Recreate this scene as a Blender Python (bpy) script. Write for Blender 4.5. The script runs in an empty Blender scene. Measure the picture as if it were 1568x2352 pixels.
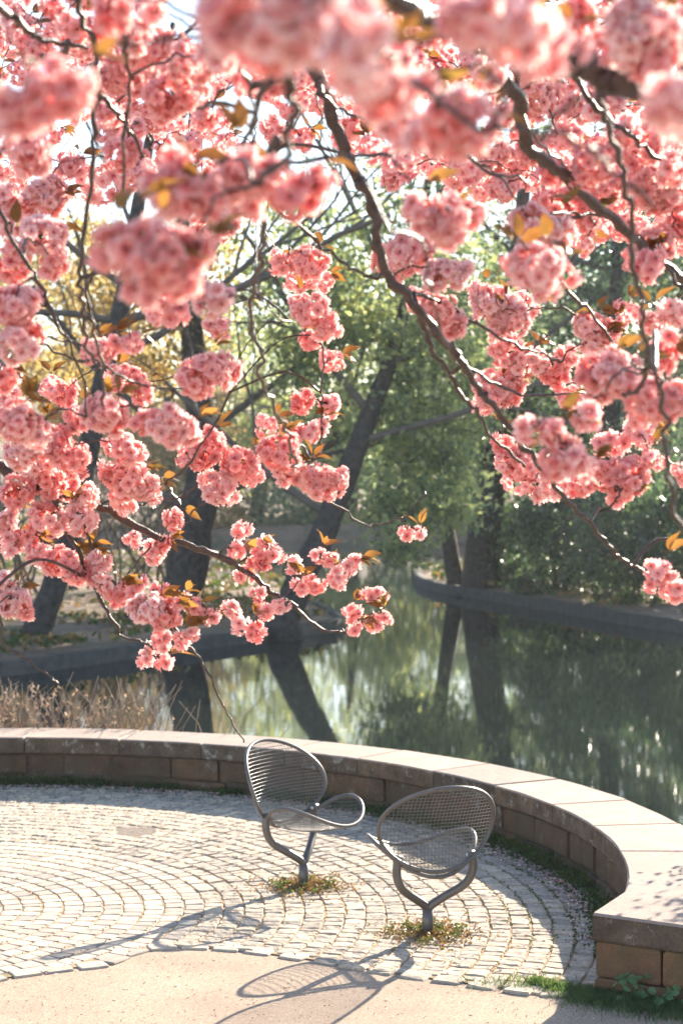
import bpy, math, random
import numpy as np
from mathutils import Vector, Matrix, Quaternion

random.seed(7)
RNG = np.random.default_rng(7)
scene = bpy.context.scene
COL = scene.collection

# ------------------------------------------------------------------ camera
F_D = 4077.0          # focal length in units of a 2352-high frame
CAM = Vector((0.0, 0.0, 2.5))
PITCH = math.radians(1.10)
cam_d = bpy.data.cameras.new('camera')
cam_d.sensor_fit = 'VERTICAL'
cam_d.sensor_height = 36.0
cam_d.lens = 62.4
cam_d.clip_start = 0.05
cam_d.clip_end = 2000
cam_d.dof.use_dof = True
cam_d.dof.focus_distance = 7.9
cam_d.dof.aperture_fstop = 3.6
cam = bpy.data.objects.new('camera', cam_d)
COL.objects.link(cam)
cam.location = CAM
cam.rotation_euler = (math.radians(90) - PITCH, 0, 0)
scene.camera = cam

# ------------------------------------------------------------------ light
SUN_EL = math.radians(23)
SUN_AZ = math.radians(30)      # from +Y towards +X
world = bpy.data.worlds.new('World')
scene.world = world
world.use_nodes = True
wn = world.node_tree
bg = wn.nodes['Background']
sky = wn.nodes.new('ShaderNodeTexSky')
sky.sky_type = 'NISHITA'
sky.sun_disc = False
sky.sun_elevation = SUN_EL
sky.sun_rotation = SUN_AZ
sky.air_density = 1.0
sky.dust_density = 0.6
sky.ozone_density = 1.5
wn.links.new(sky.outputs[0], bg.inputs[0])
bg.inputs[1].default_value = 0.085
sun_d = bpy.data.lights.new('sun', 'SUN')
sun_d.energy = 5.0
sun_d.angle = math.radians(0.5)
sun_d.color = (1.0, 0.88, 0.72)
sun = bpy.data.objects.new('sun', sun_d)
COL.objects.link(sun)
SDIR = Vector((math.sin(SUN_AZ) * math.cos(SUN_EL), math.cos(SUN_AZ) * math.cos(SUN_EL), math.sin(SUN_EL)))
sun.rotation_euler = SDIR.to_track_quat('Z', 'Y').to_euler()
sun.location = (20, 30, 20)

scene.view_settings.view_transform = 'Standard'
scene.view_settings.look = 'None'
scene.view_settings.exposure = 2.0
scene.view_settings.gamma = 1.0
scene.render.engine = 'CYCLES'
cy = scene.cycles
cy.max_bounces = 8
cy.diffuse_bounces = 4
cy.glossy_bounces = 3
cy.transmission_bounces = 6
cy.transparent_max_bounces = 8
cy.volume_bounces = 0
cy.caustics_reflective = False
cy.caustics_refractive = False
cy.use_denoising = True
cy.sample_clamp_indirect = 8.0


# ------------------------------------------------------------------ helpers
def W(dx, dy, z):
    """a point of the 1568x2352 view, at z metres along the view axis"""
    fwd = Vector((0, math.cos(PITCH), -math.sin(PITCH)))
    up = Vector((0, math.sin(PITCH), math.cos(PITCH)))
    return CAM + fwd * z + Vector((1, 0, 0)) * ((dx - 784) / F_D * z) + up * (-(dy - 1176) / F_D * z)


def G(dx, dy, h=0.0):
    """where the view ray of a point meets the level z = h"""
    d = W(dx, dy, 1.0) - CAM
    t = (h - CAM.z) / d.z
    return CAM + d * t


def proj(p):
    q = Vector(p) - CAM
    fwd = Vector((0, math.cos(PITCH), -math.sin(PITCH)))
    up = Vector((0, math.sin(PITCH), math.cos(PITCH)))
    z = q.dot(fwd)
    if z < 0.05:
        return (-9999, -9999, z)
    return (784 + F_D * q.x / z, 1176 - F_D * q.dot(up) / z, z)


class MB:
    """collects geometry for one mesh"""
    def __init__(self):
        self.v = []; self.f = []; self.m = []; self.uv = []

    def face(self, idx, mi=0, uv=None):
        self.f.append(tuple(idx)); self.m.append(mi)
        self.uv.extend(uv if uv else [(0.5, 0.5)] * len(idx))

    def tube(self, pts, rad, sides=6, mi=0, closed=False, cap=True, rough=0.0, rnd=random):
        pts = [Vector(p) for p in pts]
        n = len(pts)
        if not hasattr(rad, '__len__'):
            rad = [rad] * n
        base = len(self.v)
        prev = None
        for i, p in enumerate(pts):
            if closed:
                t = (pts[(i + 1) % n] - pts[i - 1])
            else:
                t = pts[min(i + 1, n - 1)] - pts[max(i - 1, 0)]
            if t.length < 1e-9:
                t = Vector((0, 0, 1))
            t.normalize()
            if prev is None:
                a = Vector((0, 0, 1)) if abs(t.z) < 0.9 else Vector((1, 0, 0))
                u = t.cross(a).normalized()
            else:
                u = (prev - t * prev.dot(t))
                u = u.normalized() if u.length > 1e-6 else t.orthogonal().normalized()
            prev = u
            w = t.cross(u)
            for k in range(sides):
                a = 2 * math.pi * k / sides
                r = rad[i] * (1 + (rnd.uniform(-rough, rough) if rough else 0))
                self.v.append(p + u * (math.cos(a) * r) + w * (math.sin(a) * r))
        m = n if closed else n - 1
        for i in range(m):
            for k in range(sides):
                a = base + i * sides + k
                b = base + i * sides + (k + 1) % sides
                c = base + ((i + 1) % n) * sides + (k + 1) % sides
                d = base + ((i + 1) % n) * sides + k
                self.face((a, b, c, d), mi)
        if cap and not closed:
            self.face([base + k for k in range(sides)][::-1], mi)
            self.face([base + (n - 1) * sides + k for k in range(sides)], mi)

    def mesh(self, name, mats, smooth=True):
        me = bpy.data.meshes.new(name)
        me.from_pydata([tuple(v) for v in self.v], [], self.f)
        for m in mats:
            me.materials.append(m)
        if any(self.m):
            me.polygons.foreach_set('material_index', self.m)
        uvl = me.uv_layers.new(name='UVMap')
        flat = np.array(self.uv, dtype=np.float32).ravel()
        uvl.data.foreach_set('uv', flat)
        if smooth:
            me.polygons.foreach_set('use_smooth', [True] * len(me.polygons))
        me.update()
        return me


def link(name, me, parent=None, loc=None, **props):
    o = bpy.data.objects.new(name, me)
    COL.objects.link(o)
    if loc is not None:
        o.location = loc
    if parent is not None:
        o.parent = parent
    for k, v in props.items():
        o[k] = v
    return o


def empty(name, loc, label, category, group=None, rz=0):
    o = bpy.data.objects.new(name, None)
    o.empty_display_size = 0.1
    COL.objects.link(o)
    o.location = loc
    o.rotation_euler = (0, 0, rz)
    o['label'] = label; o['category'] = category
    if group:
        o['group'] = group
    return o


def quads_mesh(name, P, mats, mi=None, smooth=False):
    """P: (n,4,3) array -> mesh of n separate quads"""
    n = len(P)
    me = bpy.data.meshes.new(name)
    me.vertices.add(n * 4)
    me.vertices.foreach_set('co', P.reshape(-1).astype(np.float32))
    me.loops.add(n * 4)
    me.loops.foreach_set('vertex_index', np.arange(n * 4, dtype=np.int32))
    me.polygons.add(n)
    me.polygons.foreach_set('loop_start', np.arange(0, n * 4, 4, dtype=np.int32))
    me.polygons.foreach_set('loop_total', np.full(n, 4, dtype=np.int32))
    for m in mats:
        me.materials.append(m)
    if mi is not None:
        me.polygons.foreach_set('material_index', mi.astype(np.int32))
    me.update(calc_edges=True)
    return me


def leaf_quads(C, size, rng, droop=0.0, aspect=0.55):
    """C (n,3) centres -> diamond quads of random orientation"""
    n = len(C)
    a = rng.normal(size=(n, 3)); a[:, 2] -= droop
    a /= np.linalg.norm(a, axis=1)[:, None]
    b = rng.normal(size=(n, 3)); b -= (b * a).sum(1)[:, None] * a
    b /= np.linalg.norm(b, axis=1)[:, None]
    s = size * rng.uniform(0.6, 1.4, n)[:, None]
    return np.stack([C - a * s * .5, C + b * s * .5 * aspect, C + a * s * .5, C - b * s * .5 * aspect], axis=1)


def catmull(pts, per=4):
    out = []
    n = len(pts)
    for i in range(n - 1):
        p0 = pts[max(i - 1, 0)]; p1 = pts[i]; p2 = pts[i + 1]; p3 = pts[min(i + 2, n - 1)]
        for k in range(per):
            t = k / per
            out.append(tuple(0.5 * ((2 * b) + (-a + c) * t + (2 * a - 5 * b + 4 * c - d) * t * t + (-a + 3 * b - 3 * c + d) * t ** 3)
                             for a, b, c, d in zip(p0, p1, p2, p3)))
    out.append(tuple(pts[-1]))
    return out


# ------------------------------------------------------------------ materials
def mat(name):
    m = bpy.data.materials.new(name)
    m.use_nodes = True
    nt = m.node_tree
    return m, nt, nt.nodes['Principled BSDF'], nt.nodes['Material Output']


def noise(nt, scale, detail=4, rough=0.6, vec=None):
    n = nt.nodes.new('ShaderNodeTexNoise')
    n.inputs['Scale'].default_value = scale
    n.inputs['Detail'].default_value = detail
    n.inputs['Roughness'].default_value = rough
    if vec is not None:
        nt.links.new(vec, n.inputs['Vector'])
    return n


def ramp(nt, src, stops):
    r = nt.nodes.new('ShaderNodeValToRGB')
    el = r.color_ramp.elements
    while len(el) < len(stops):
        el.new(0.5)
    for e, (p, c) in zip(el, stops):
        e.position = p
        e.color = (*c, 1) if len(c) == 3 else c
    nt.links.new(src, r.inputs[0])
    return r


def mix(nt, fac, a, b, mode='MIX'):
    m = nt.nodes.new('ShaderNodeMix')
    m.data_type = 'RGBA'; m.blend_type = mode
    for s, v in ((m.inputs[0], fac), (m.inputs[6], a), (m.inputs[7], b)):
        if isinstance(v, bpy.types.NodeSocket):
            nt.links.new(v, s)
        elif isinstance(v, (int, float)):
            s.default_value = v
        else:
            s.default_value = (*v, 1)
    return m.outputs[2]


def bump(nt, bsdf, height, strength=0.3, dist=0.01):
    b = nt.nodes.new('ShaderNodeBump')
    b.inputs['Strength'].default_value = strength
    b.inputs['Distance'].default_value = dist
    nt.links.new(height, b.inputs['Height'])
    nt.links.new(b.outputs[0], bsdf.inputs['Normal'])


def coords(nt, kind='Object'):
    return nt.nodes.new('ShaderNodeTexCoord').outputs[kind]


def geo(nt):
    return nt.nodes.new('ShaderNodeNewGeometry')


def stone_mat(name, cols, scale=6, lichen=0.0, rough=0.9, bump_s=0.4, bump_d=0.01, fine=80, dirt=None):
    m, nt, b, out = mat(name)
    g = geo(nt)
    pos = g.outputs['Position']
    n1 = noise(nt, scale, 6, 0.65, pos)
    n2 = noise(nt, fine, 4, 0.7, pos)
    c = ramp(nt, n1.outputs[0], cols).outputs[0]
    oi = nt.nodes.new('ShaderNodeObjectInfo')
    ad = nt.nodes.new('ShaderNodeMath'); ad.operation = 'ADD'
    nt.links.new(g.outputs['Random Per Island'], ad.inputs[0]); nt.links.new(oi.outputs['Random'], ad.inputs[1])
    fr = nt.nodes.new('ShaderNodeMath'); fr.operation = 'FRACT'
    nt.links.new(ad.outputs[0], fr.inputs[0])
    isl = ramp(nt, fr.outputs[0], [(0, (0.66, 0.67, 0.70)), (0.5, (0.95, 0.95, 0.95)), (1, (1.16, 1.08, 1.0))]).outputs[0]
    c = mix(nt, 1.0, c, isl, 'MULTIPLY')
    c = mix(nt, 0.55, c, ramp(nt, n2.outputs[0], [(0.3, (0.45, 0.45, 0.45)), (0.7, (1.35, 1.35, 1.35))]).outputs[0], 'MULTIPLY')
    if lichen:
        n3 = noise(nt, 9, 8, 0.75, pos)
        k = ramp(nt, n3.outputs[0], [(0.56, (0, 0, 0)), (0.66, (lichen,) * 3)]).outputs[0]
        c = mix(nt, k, c, (0.42, 0.40, 0.35))
    if dirt:
        n4 = noise(nt, 2.3, 6, 0.7, pos)
        k = ramp(nt, n4.outputs[0], [(0.42, (0, 0, 0)), (0.62, (0.75,) * 3)]).outputs[0]
        c = mix(nt, k, c, dirt)
    nt.links.new(c, b.inputs['Base Color'])
    b.inputs['Roughness'].default_value = rough
    b.inputs['Specular IOR Level'].default_value = 0.25
    h = mix(nt, 0.5, n1.outputs[0], n2.outputs[0])
    bump(nt, b, h, bump_s, bump_d)
    return m


M = {}
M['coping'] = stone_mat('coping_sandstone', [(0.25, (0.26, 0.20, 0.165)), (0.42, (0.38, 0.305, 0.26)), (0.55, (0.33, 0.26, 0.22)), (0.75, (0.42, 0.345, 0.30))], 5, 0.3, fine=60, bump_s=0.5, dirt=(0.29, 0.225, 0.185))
M['coping_side'] = stone_mat('dark_coping_face', [(0.3, (0.075, 0.052, 0.038)), (0.5, (0.13, 0.092, 0.065)), (0.75, (0.20, 0.14, 0.10))], 8, 0.8, fine=60, bump_s=0.7, bump_d=0.012)  # slab sides: darker brown than the top, with pale lichen spots
M['block'] = stone_mat('block_sandstone', [(0.3, (0.085, 0.05, 0.034)), (0.5, (0.15, 0.085, 0.05)), (0.72, (0.23, 0.125, 0.075))], 5, 0.45, fine=70, bump_s=0.8, bump_d=0.02, dirt=(0.10, 0.075, 0.05))
M['block_red'] = stone_mat('red_sandstone', [(0.3, (0.16, 0.085, 0.05)), (0.5, (0.25, 0.125, 0.07)), (0.72, (0.22, 0.14, 0.075))], 4, 0.2, fine=70, bump_s=0.8, bump_d=0.02, dirt=(0.10, 0.085, 0.045))
M['cobble'] = stone_mat('granite_sett', [(0.3, (0.32, 0.262, 0.20)), (0.5, (0.47, 0.395, 0.31)), (0.7, (0.59, 0.51, 0.41))], 38, 0, fine=130, bump_s=0.5, bump_d=0.005)
M['cobble_smooth'] = stone_mat('pale_worn_sett', [(0.3, (0.40, 0.33, 0.26)), (0.5, (0.49, 0.415, 0.335)), (0.7, (0.55, 0.475, 0.39))], 16, 0, fine=150, bump_s=0.2, bump_d=0.002)
M['mortar'] = stone_mat('wall_mortar', [(0.3, (0.10, 0.07, 0.045)), (0.6, (0.17, 0.12, 0.08))], 20)
M['edge_stone'] = stone_mat('pond_edge_stone', [(0.3, (0.045, 0.045, 0.042)), (0.6, (0.09, 0.088, 0.08))], 5)


def ground_mat():
    m, nt, b, out = mat('gravel_and_sand')
    pos = geo(nt).outputs['Position']
    a = noise(nt, 1.4, 5, 0.6, pos); f = noise(nt, 110, 5, 0.8, pos); v = nt.nodes.new('ShaderNodeTexVoronoi')
    v.inputs['Scale'].default_value = 90
    nt.links.new(pos, v.inputs['Vector'])
    c = ramp(nt, a.outputs[0], [(0.3, (0.35, 0.275, 0.21)), (0.7, (0.46, 0.37, 0.285))]).outputs[0]
    c = mix(nt, 0.8, c, ramp(nt, f.outputs[0], [(0.33, (0.35, 0.31, 0.28)), (0.52, (1.02, 1, 1)), (0.75, (1.35, 1.35, 1.35))]).outputs[0], 'MULTIPLY')
    c = mix(nt, 0.35, c, ramp(nt, v.outputs['Color'], [(0.1, (0.55, 0.5, 0.45)), (0.9, (1.3, 1.3, 1.3))]).outputs[0], 'MULTIPLY')
    nt.links.new(c, b.inputs['Base Color'])
    b.inputs['Roughness'].default_value = 1.0
    b.inputs['Specular IOR Level'].default_value = 0.1
    bump(nt, b, f.outputs[0], 0.5, 0.006)
    return m


def joint_mat():
    m, nt, b, out = mat('joint_sand')
    pos = geo(nt).outputs['Position']
    a = noise(nt, 2.2, 5, 0.6, pos); f = noise(nt, 120, 4, 0.8, pos)
    c = ramp(nt, a.outputs[0], [(0.38, (0.40, 0.27, 0.16)), (0.56, (0.34, 0.23, 0.13)), (0.70, (0.20, 0.18, 0.08))]).outputs[0]
    c = mix(nt, 0.7, c, ramp(nt, f.outputs[0], [(0.3, (0.4,) * 3), (0.7, (1.4,) * 3)]).outputs[0], 'MULTIPLY')
    nt.links.new(c, b.inputs['Base Color'])
    b.inputs['Roughness'].default_value = 1.0
    bump(nt, b, f.outputs[0], 0.7, 0.012)
    return m


def soil_mat():
    m, nt, b, out = mat('leafy_soil')
    pos = geo(nt).outputs['Position']
    a = noise(nt, 0.5, 6, 0.65, pos); f = noise(nt, 8, 5, 0.8, pos)
    c = ramp(nt, a.outputs[0], [(0.35, (0.13, 0.09, 0.06)), (0.5, (0.22, 0.15, 0.10)), (0.65, (0.09, 0.085, 0.045))]).outputs[0]
    c = mix(nt, 0.7, c, ramp(nt, f.outputs[0], [(0.3, (0.4,) * 3), (0.7, (1.4,) * 3)]).outputs[0], 'MULTIPLY')
    nt.links.new(c, b.inputs['Base Color'])
    b.inputs['Roughness'].default_value = 1.0
    bump(nt, b, f.outputs[0], 0.6, 0.05)
    return m


def water_mat():
    m, nt, b, out = mat('pond_water')
    tc = geo(nt).outputs['Position']
    mp = nt.nodes.new('ShaderNodeMapping')
    mp.inputs['Scale'].default_value = (0.6, 1.1, 1)
    nt.links.new(tc, mp.inputs[0])
    n1 = noise(nt, 2.2, 3, 0.55, mp.outputs[0])
    n2 = noise(nt, 9, 2, 0.5, mp.outputs[0])
    n1.inputs['Scale'].default_value = 1.1
    h = mix(nt, 0.22, n1.outputs[0], n2.outputs[0])
    b.inputs['Base Color'].default_value = (0.014, 0.020, 0.018, 1)
    b.inputs['Roughness'].default_value = 0.03
    b.inputs['IOR'].default_value = 1.34
    b.inputs['Specular IOR Level'].default_value = 0.5
    bump(nt, b, h, 0.05, 0.024)
    return m


def leaf_mat(name, stops, trans=0.5, scale=1.5, rough=0.5, island=True, tcol=None, objrand=False, spec=0.3):
    m, nt, b, out = mat(name)
    g = geo(nt)
    n = noise(nt, scale, 3, 0.6, g.outputs['Position'])
    c = ramp(nt, n.outputs[0], stops).outputs[0]
    if island:
        c = mix(nt, 1.0, c, ramp(nt, g.outputs['Random Per Island'], [(0, (0.55, 0.6, 0.6)), (1, (1.4, 1.3, 1.1))]).outputs[0], 'MULTIPLY')
    if objrand:
        oi = nt.nodes.new('ShaderNodeObjectInfo')
        c = mix(nt, 1.0, c, ramp(nt, oi.outputs['Random'], [(0, (0.7, 0.62, 0.6)), (1, (1.2, 1.2, 1.1))]).outputs[0], 'MULTIPLY')
    nt.links.new(c, b.inputs['Base Color'])
    b.inputs['Roughness'].default_value = rough
    b.inputs['Specular IOR Level'].default_value = spec
    tr = nt.nodes.new('ShaderNodeBsdfTranslucent')
    tc = mix(nt, 1.0, c, tcol or (1.5, 1.5, 0.8), 'MULTIPLY')
    nt.links.new(tc, tr.inputs[0])
    ms = nt.nodes.new('ShaderNodeMixShader')
    ms.inputs[0].default_value = trans
    nt.links.new(b.outputs[0], ms.inputs[1]); nt.links.new(tr.outputs[0], ms.inputs[2])
    nt.links.new(ms.outputs[0], out.inputs['Surface'])
    return m


def petal_mat():
    m, nt, b, out = mat('cherry_petal')
    uv = nt.nodes.new('ShaderNodeUVMap')
    sep = nt.nodes.new('ShaderNodeSeparateXYZ')
    nt.links.new(uv.outputs[0], sep.inputs[0])
    c = ramp(nt, sep.outputs['Y'], [(0.0, (0.70, 0.17, 0.22)), (0.22, (0.90, 0.44, 0.47)), (0.6, (0.95, 0.67, 0.68)), (1.0, (0.97, 0.84, 0.84))]).outputs[0]
    g = geo(nt)
    c = mix(nt, 1.0, c, ramp(nt, g.outputs['Random Per Island'], [(0, (0.96, 0.88, 0.89)), (1, (1.03, 1.06, 1.05))]).outputs[0], 'MULTIPLY')
    oi = nt.nodes.new('ShaderNodeObjectInfo')
    c = mix(nt, 1.0, c, ramp(nt, oi.outputs['Random'], [(0, (0.98, 0.76, 0.75)), (0.5, (1.0, 0.96, 0.95)), (1, (1.0, 1.12, 1.12))]).outputs[0], 'MULTIPLY')
    nt.links.new(c, b.inputs['Base Color'])
    b.inputs['Roughness'].default_value = 0.6
    b.inputs['Specular IOR Level'].default_value = 0.2
    tr = nt.nodes.new('ShaderNodeBsdfTranslucent')
    nt.links.new(mix(nt, 1.0, c, (1.05, 0.82, 0.77), 'MULTIPLY'), tr.inputs[0])
    ms = nt.nodes.new('ShaderNodeMixShader')
    ms.inputs[0].default_value = 0.5
    nt.links.new(b.outputs[0], ms.inputs[1]); nt.links.new(tr.outputs[0], ms.inputs[2])
    nt.links.new(ms.outputs[0], out.inputs['Surface'])
    return m


def plain(name, col, rough=0.6, metal=0.0, var=0.25, scale=30, spec=0.5, bump_s=0.0):
    m, nt, b, out = mat(name)
    n = noise(nt, scale, 4, 0.6, geo(nt).outputs['Position'])
    c = ramp(nt, n.outputs[0], [(0.3, tuple(x * (1 - var) for x in col)), (0.7, tuple(min(1, x * (1 + var)) for x in col))]).outputs[0]
    nt.links.new(c, b.inputs['Base Color'])
    b.inputs['Roughness'].default_value = rough
    b.inputs['Metallic'].default_value = metal
    b.inputs['Specular IOR Level'].default_value = spec
    if bump_s:
        bump(nt, b, n.outputs[0], bump_s, 0.01)
    return m


M['gravel'] = ground_mat()
M['joint'] = joint_mat()
M['soil'] = soil_mat()
M['water'] = water_mat()
M['petal'] = petal_mat()
M['flower_eye'] = plain('flower_eye', (0.20, 0.10, 0.035), 0.7, scale=200)
M['pedicel'] = plain('flower_stalk', (0.30, 0.13, 0.045), 0.6, scale=60)
M['bark'] = plain('cherry_bark', (0.058, 0.038, 0.032), 0.45, scale=70, var=0.5, bump_s=0.6, spec=0.5)
M['steel'] = plain('painted_steel_tube', (0.13, 0.118, 0.11), 0.38, metal=0.35, var=0.15, scale=12)
M['wire'] = plain('galvanised_wire', (0.17, 0.165, 0.16), 0.35, metal=0.6, var=0.1, scale=40)
M['bolt'] = plain('bolt_zinc', (0.7, 0.72, 0.75), 0.3, metal=0.7, var=0.05)
M['iron'] = plain('drain_iron', (0.34, 0.27, 0.21), 0.8, scale=60)
M['cherry_leaf'] = leaf_mat('bronze_cherry_leaf', [(0.3, (0.15, 0.085, 0.035)), (0.5, (0.20, 0.13, 0.05)), (0.7, (0.12, 0.11, 0.04))], 0.45, 12, 0.35, False, (2.1, 1.65, 1.0), True, 0.5)
M['leaf_yellow'] = leaf_mat('spring_yellow_green_foliage', [(0.35, (0.28, 0.35, 0.21)), (0.6, (0.44, 0.47, 0.27))], 0.6, 0.7, tcol=(1.25, 1.3, 1.0))
M['leaf_green'] = leaf_mat('mid_green_foliage', [(0.35, (0.14, 0.20, 0.17)), (0.6, (0.22, 0.27, 0.19))], 0.55, 0.7, tcol=(1.2, 1.3, 0.95))
M['leaf_dark'] = leaf_mat('dark_evergreen_foliage', [(0.35, (0.035, 0.068, 0.055)), (0.6, (0.075, 0.12, 0.075))], 0.4, 0.8, 0.30, spec=1.0, tcol=(1.5, 1.7, 1.0))
M['leaf_gold'] = leaf_mat('golden_foliage', [(0.35, (0.36, 0.26, 0.13)), (0.6, (0.48, 0.40, 0.21))], 0.5, 0.6, tcol=(1.3, 1.25, 0.95))
M['trunk'] = plain('park_tree_bark', (0.06, 0.05, 0.045), 0.9, scale=8, var=0.5, bump_s=1.0, spec=0.2)
M['twig_far'] = plain('bare_twig', (0.13, 0.105, 0.09), 0.9, scale=5, spec=0.2)
M['weed'] = leaf_mat('wall_weed', [(0.35, (0.045, 0.075, 0.03)), (0.6, (0.085, 0.12, 0.045))], 0.35, 9)
M['grass'] = leaf_mat('grass_blade', [(0.35, (0.065, 0.12, 0.06)), (0.6, (0.12, 0.18, 0.085))], 0.35, 9)
M['clover'] = leaf_mat('lobed_leaf', [(0.35, (0.08, 0.17, 0.09)), (0.6, (0.13, 0.24, 0.13))], 0.35, 20)
M['litter'] = leaf_mat('dry_moss_litter', [(0.35, (0.22, 0.13, 0.06)), (0.5, (0.30, 0.20, 0.09)), (0.65, (0.15, 0.14, 0.06))], 0.25, 14, tcol=(1.2, 1.1, 0.8))
M['fallen_petal'] = leaf_mat('fallen_petal', [(0.4, (0.74, 0.40, 0.55)), (0.6, (0.80, 0.55, 0.66))], 0.3, 14)
M['dry'] = plain('dry_stalk', (0.24, 0.17, 0.12), 0.8, scale=20)
M['dry_head'] = leaf_mat('dry_seed_head', [(0.35, (0.36, 0.26, 0.20)), (0.6, (0.50, 0.40, 0.33))], 0.4, 14, tcol=(1.1, 1.0, 0.9))
M['pale_wall'] = plain('pale_render', (0.62, 0.60, 0.56), 0.9, scale=1, var=0.1)
M['roof'] = plain('roof_tile', (0.22, 0.11, 0.08), 0.9, scale=3)
M['glass'] = plain('dark_pane', (0.05, 0.06, 0.07), 0.1, scale=1)

# ------------------------------------------------------------------ plaza geometry
C0 = Vector((-2.74, 10.09, 0))
R_IN, R_OUT = 4.32, 4.86
WALL_T = 0.39


def cp(r, deg, z=0.0):
    a = math.radians(deg)
    return Vector((C0.x + r * math.cos(a), C0.y + r * math.sin(a), z))


CORNER = Vector((1.215, 8.57, 0)); ARC_END_DEG = -14.5
WING_DIR = (Vector((1.61, 8.33, 0)) - CORNER).normalized()

# ground sheet
g = MB()
outl = [cp(4.6, a) for a in range(-14, 181, 4)]
poly = outl + [Vector((-30, 10, 0)), Vector((-30, -25, 0)), Vector((30, -25, 0)), Vector((30, -8.2, 0)), CORNER + WING_DIR * 2.5 + Vector((0.1, 0.2, 0))]
g.v = poly
g.face(range(len(poly)))
ground = link('ground', g.mesh('ground', [M['gravel']], False), kind='structure')

# bank below the wall
bk = MB()
n = 0
for i, a in enumerate(range(-14, 181, 3)):
    wd = 0.08 + 1.3 * max(0, min(1, (a - 78) / 30))
    bk.v += [cp(4.8, a, 0.16), cp(4.86 + wd * .5, a, -0.1), cp(4.86 + wd, a, -1.0)]
    if i:
        for k in range(2):
            q = 3 * i + k
            bk.face((q - 3, q, q + 1, q - 2))
link('bank', bk.mesh('bank', [M['soil']]), kind='structure')

# water
wm = MB()
wm.v = [Vector((-260, 9, -0.6)), Vector((260, 9, -0.6)), Vector((260, 400, -0.6)), Vector((-260, 400, -0.6)),]
wm.face((0, 1, 2, 3))
link('water', wm.mesh('water', [M['water']], False), kind='structure')

# ------------------------------------------------------------------ wall
wall = empty('curved_stone_wall', cp(4.5, 60), 'low curved sandstone wall with pale coping round the paved circle', 'wall')
wall_loc = wall.location.copy()


def prism(name, foot, z0, z1, material, parent, bev=0.006, jit=0.0, off=Vector((0, 0, 0)), rough_top=0.0, side=None):
    """foot: ccw outline; walls with a chamfered top edge"""
    m = MB()
    n = len(foot)
    c = sum(foot, Vector((0, 0, 0))) / n
    R = random.Random(hash(name) % 1000 + int(abs(c.x * 1000)))
    def ring(z, ins):
        for p in foot:
            d = (c - p); d.z = 0
            l = max(d.length, 1e-6)
            q = p + d / l * min(ins + R.uniform(0, jit), l * .4)
            m.v.append(Vector((q.x, q.y, z + R.uniform(-rough_top, rough_top))) - off)
    ring(z0, bev * .6); ring(z0 + bev, 0); ring(z1 - bev, 0); ring(z1, bev)
    for l in range(3):
        for k in range(n):
            a = l * n + k; b = l * n + (k + 1) % n
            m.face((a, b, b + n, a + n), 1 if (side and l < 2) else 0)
    m.face([3 * n + k for k in range(n)])
    m.face([k for k in range(n)][::-1])
    return link(name, m.mesh(name, [material] + ([side] if side else []), False), parent)


def arc_foot(r0, r1, a0, a1, n=5):
    A = [a0 + (a1 - a0) * k / n for k in range(n + 1)]
    return [cp(r1, a) for a in A] + [cp(r0, a) for a in reversed(A)]


# core (mortar behind the blocks)
core = MB()
A = list(range(-14, 181, 3))
for i, a in enumerate(A):
    core.v += [cp(R_IN + .035, a, -0.05) - wall_loc, cp(R_IN + .035, a, 0.262) - wall_loc, cp(R_OUT - .03, a, 0.262) - wall_loc, cp(R_OUT - .03, a, -0.9) - wall_loc]
    if i:
        for k in range(3):
            q = 4 * i + k
            core.face((q - 4, q - 3, q + 1, q))
link('mortar', core.mesh('mortar', [M['mortar']]), wall)
Rw = random.Random(3)
# blocks: two courses inside, one outside
def course(r0, r1, z0, z1, lo, hi, a_start, a_end, name):
    a = a_start
    while a < a_end:
        step = math.degrees(Rw.uniform(lo, hi) / r0)
        e = min(a + step, a_end)
        gap = math.degrees(Rw.uniform(.003, .009) / r0)
        o = Rw.uniform(-.014, .012)
        prism(name, arc_foot(r0 + o, r1, a + gap, e - gap, 4), z0 + Rw.uniform(-.003, .006), z1 - Rw.uniform(0, .010), M['block'], wall, 0.014, 0.014, wall_loc, Rw.uniform(0, .003))
        a = e
course(R_IN + .012, R_IN + .20, 0.088, 0.256, 0.20, 0.56, -13.2, 150, 'stone_block')
course(R_IN - .004, R_IN + .20, -0.06, 0.080, 0.28, 0.6, -13.2, 150, 'stone_block')
course(R_OUT - .16, R_OUT - .012, 0.02, 0.256, 0.5, 0.9, -8, 150, 'stone_block')
# coping slabs
a = -1.0
k = 0
while a < 150:
    step = math.degrees(Rw.uniform(0.68, 0.82) / R_IN)
    gap = math.degrees(0.0025 / R_IN)
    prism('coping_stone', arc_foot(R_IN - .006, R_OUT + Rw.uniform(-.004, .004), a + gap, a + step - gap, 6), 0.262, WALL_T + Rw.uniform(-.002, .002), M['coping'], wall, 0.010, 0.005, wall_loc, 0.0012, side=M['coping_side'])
    a += step
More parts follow.
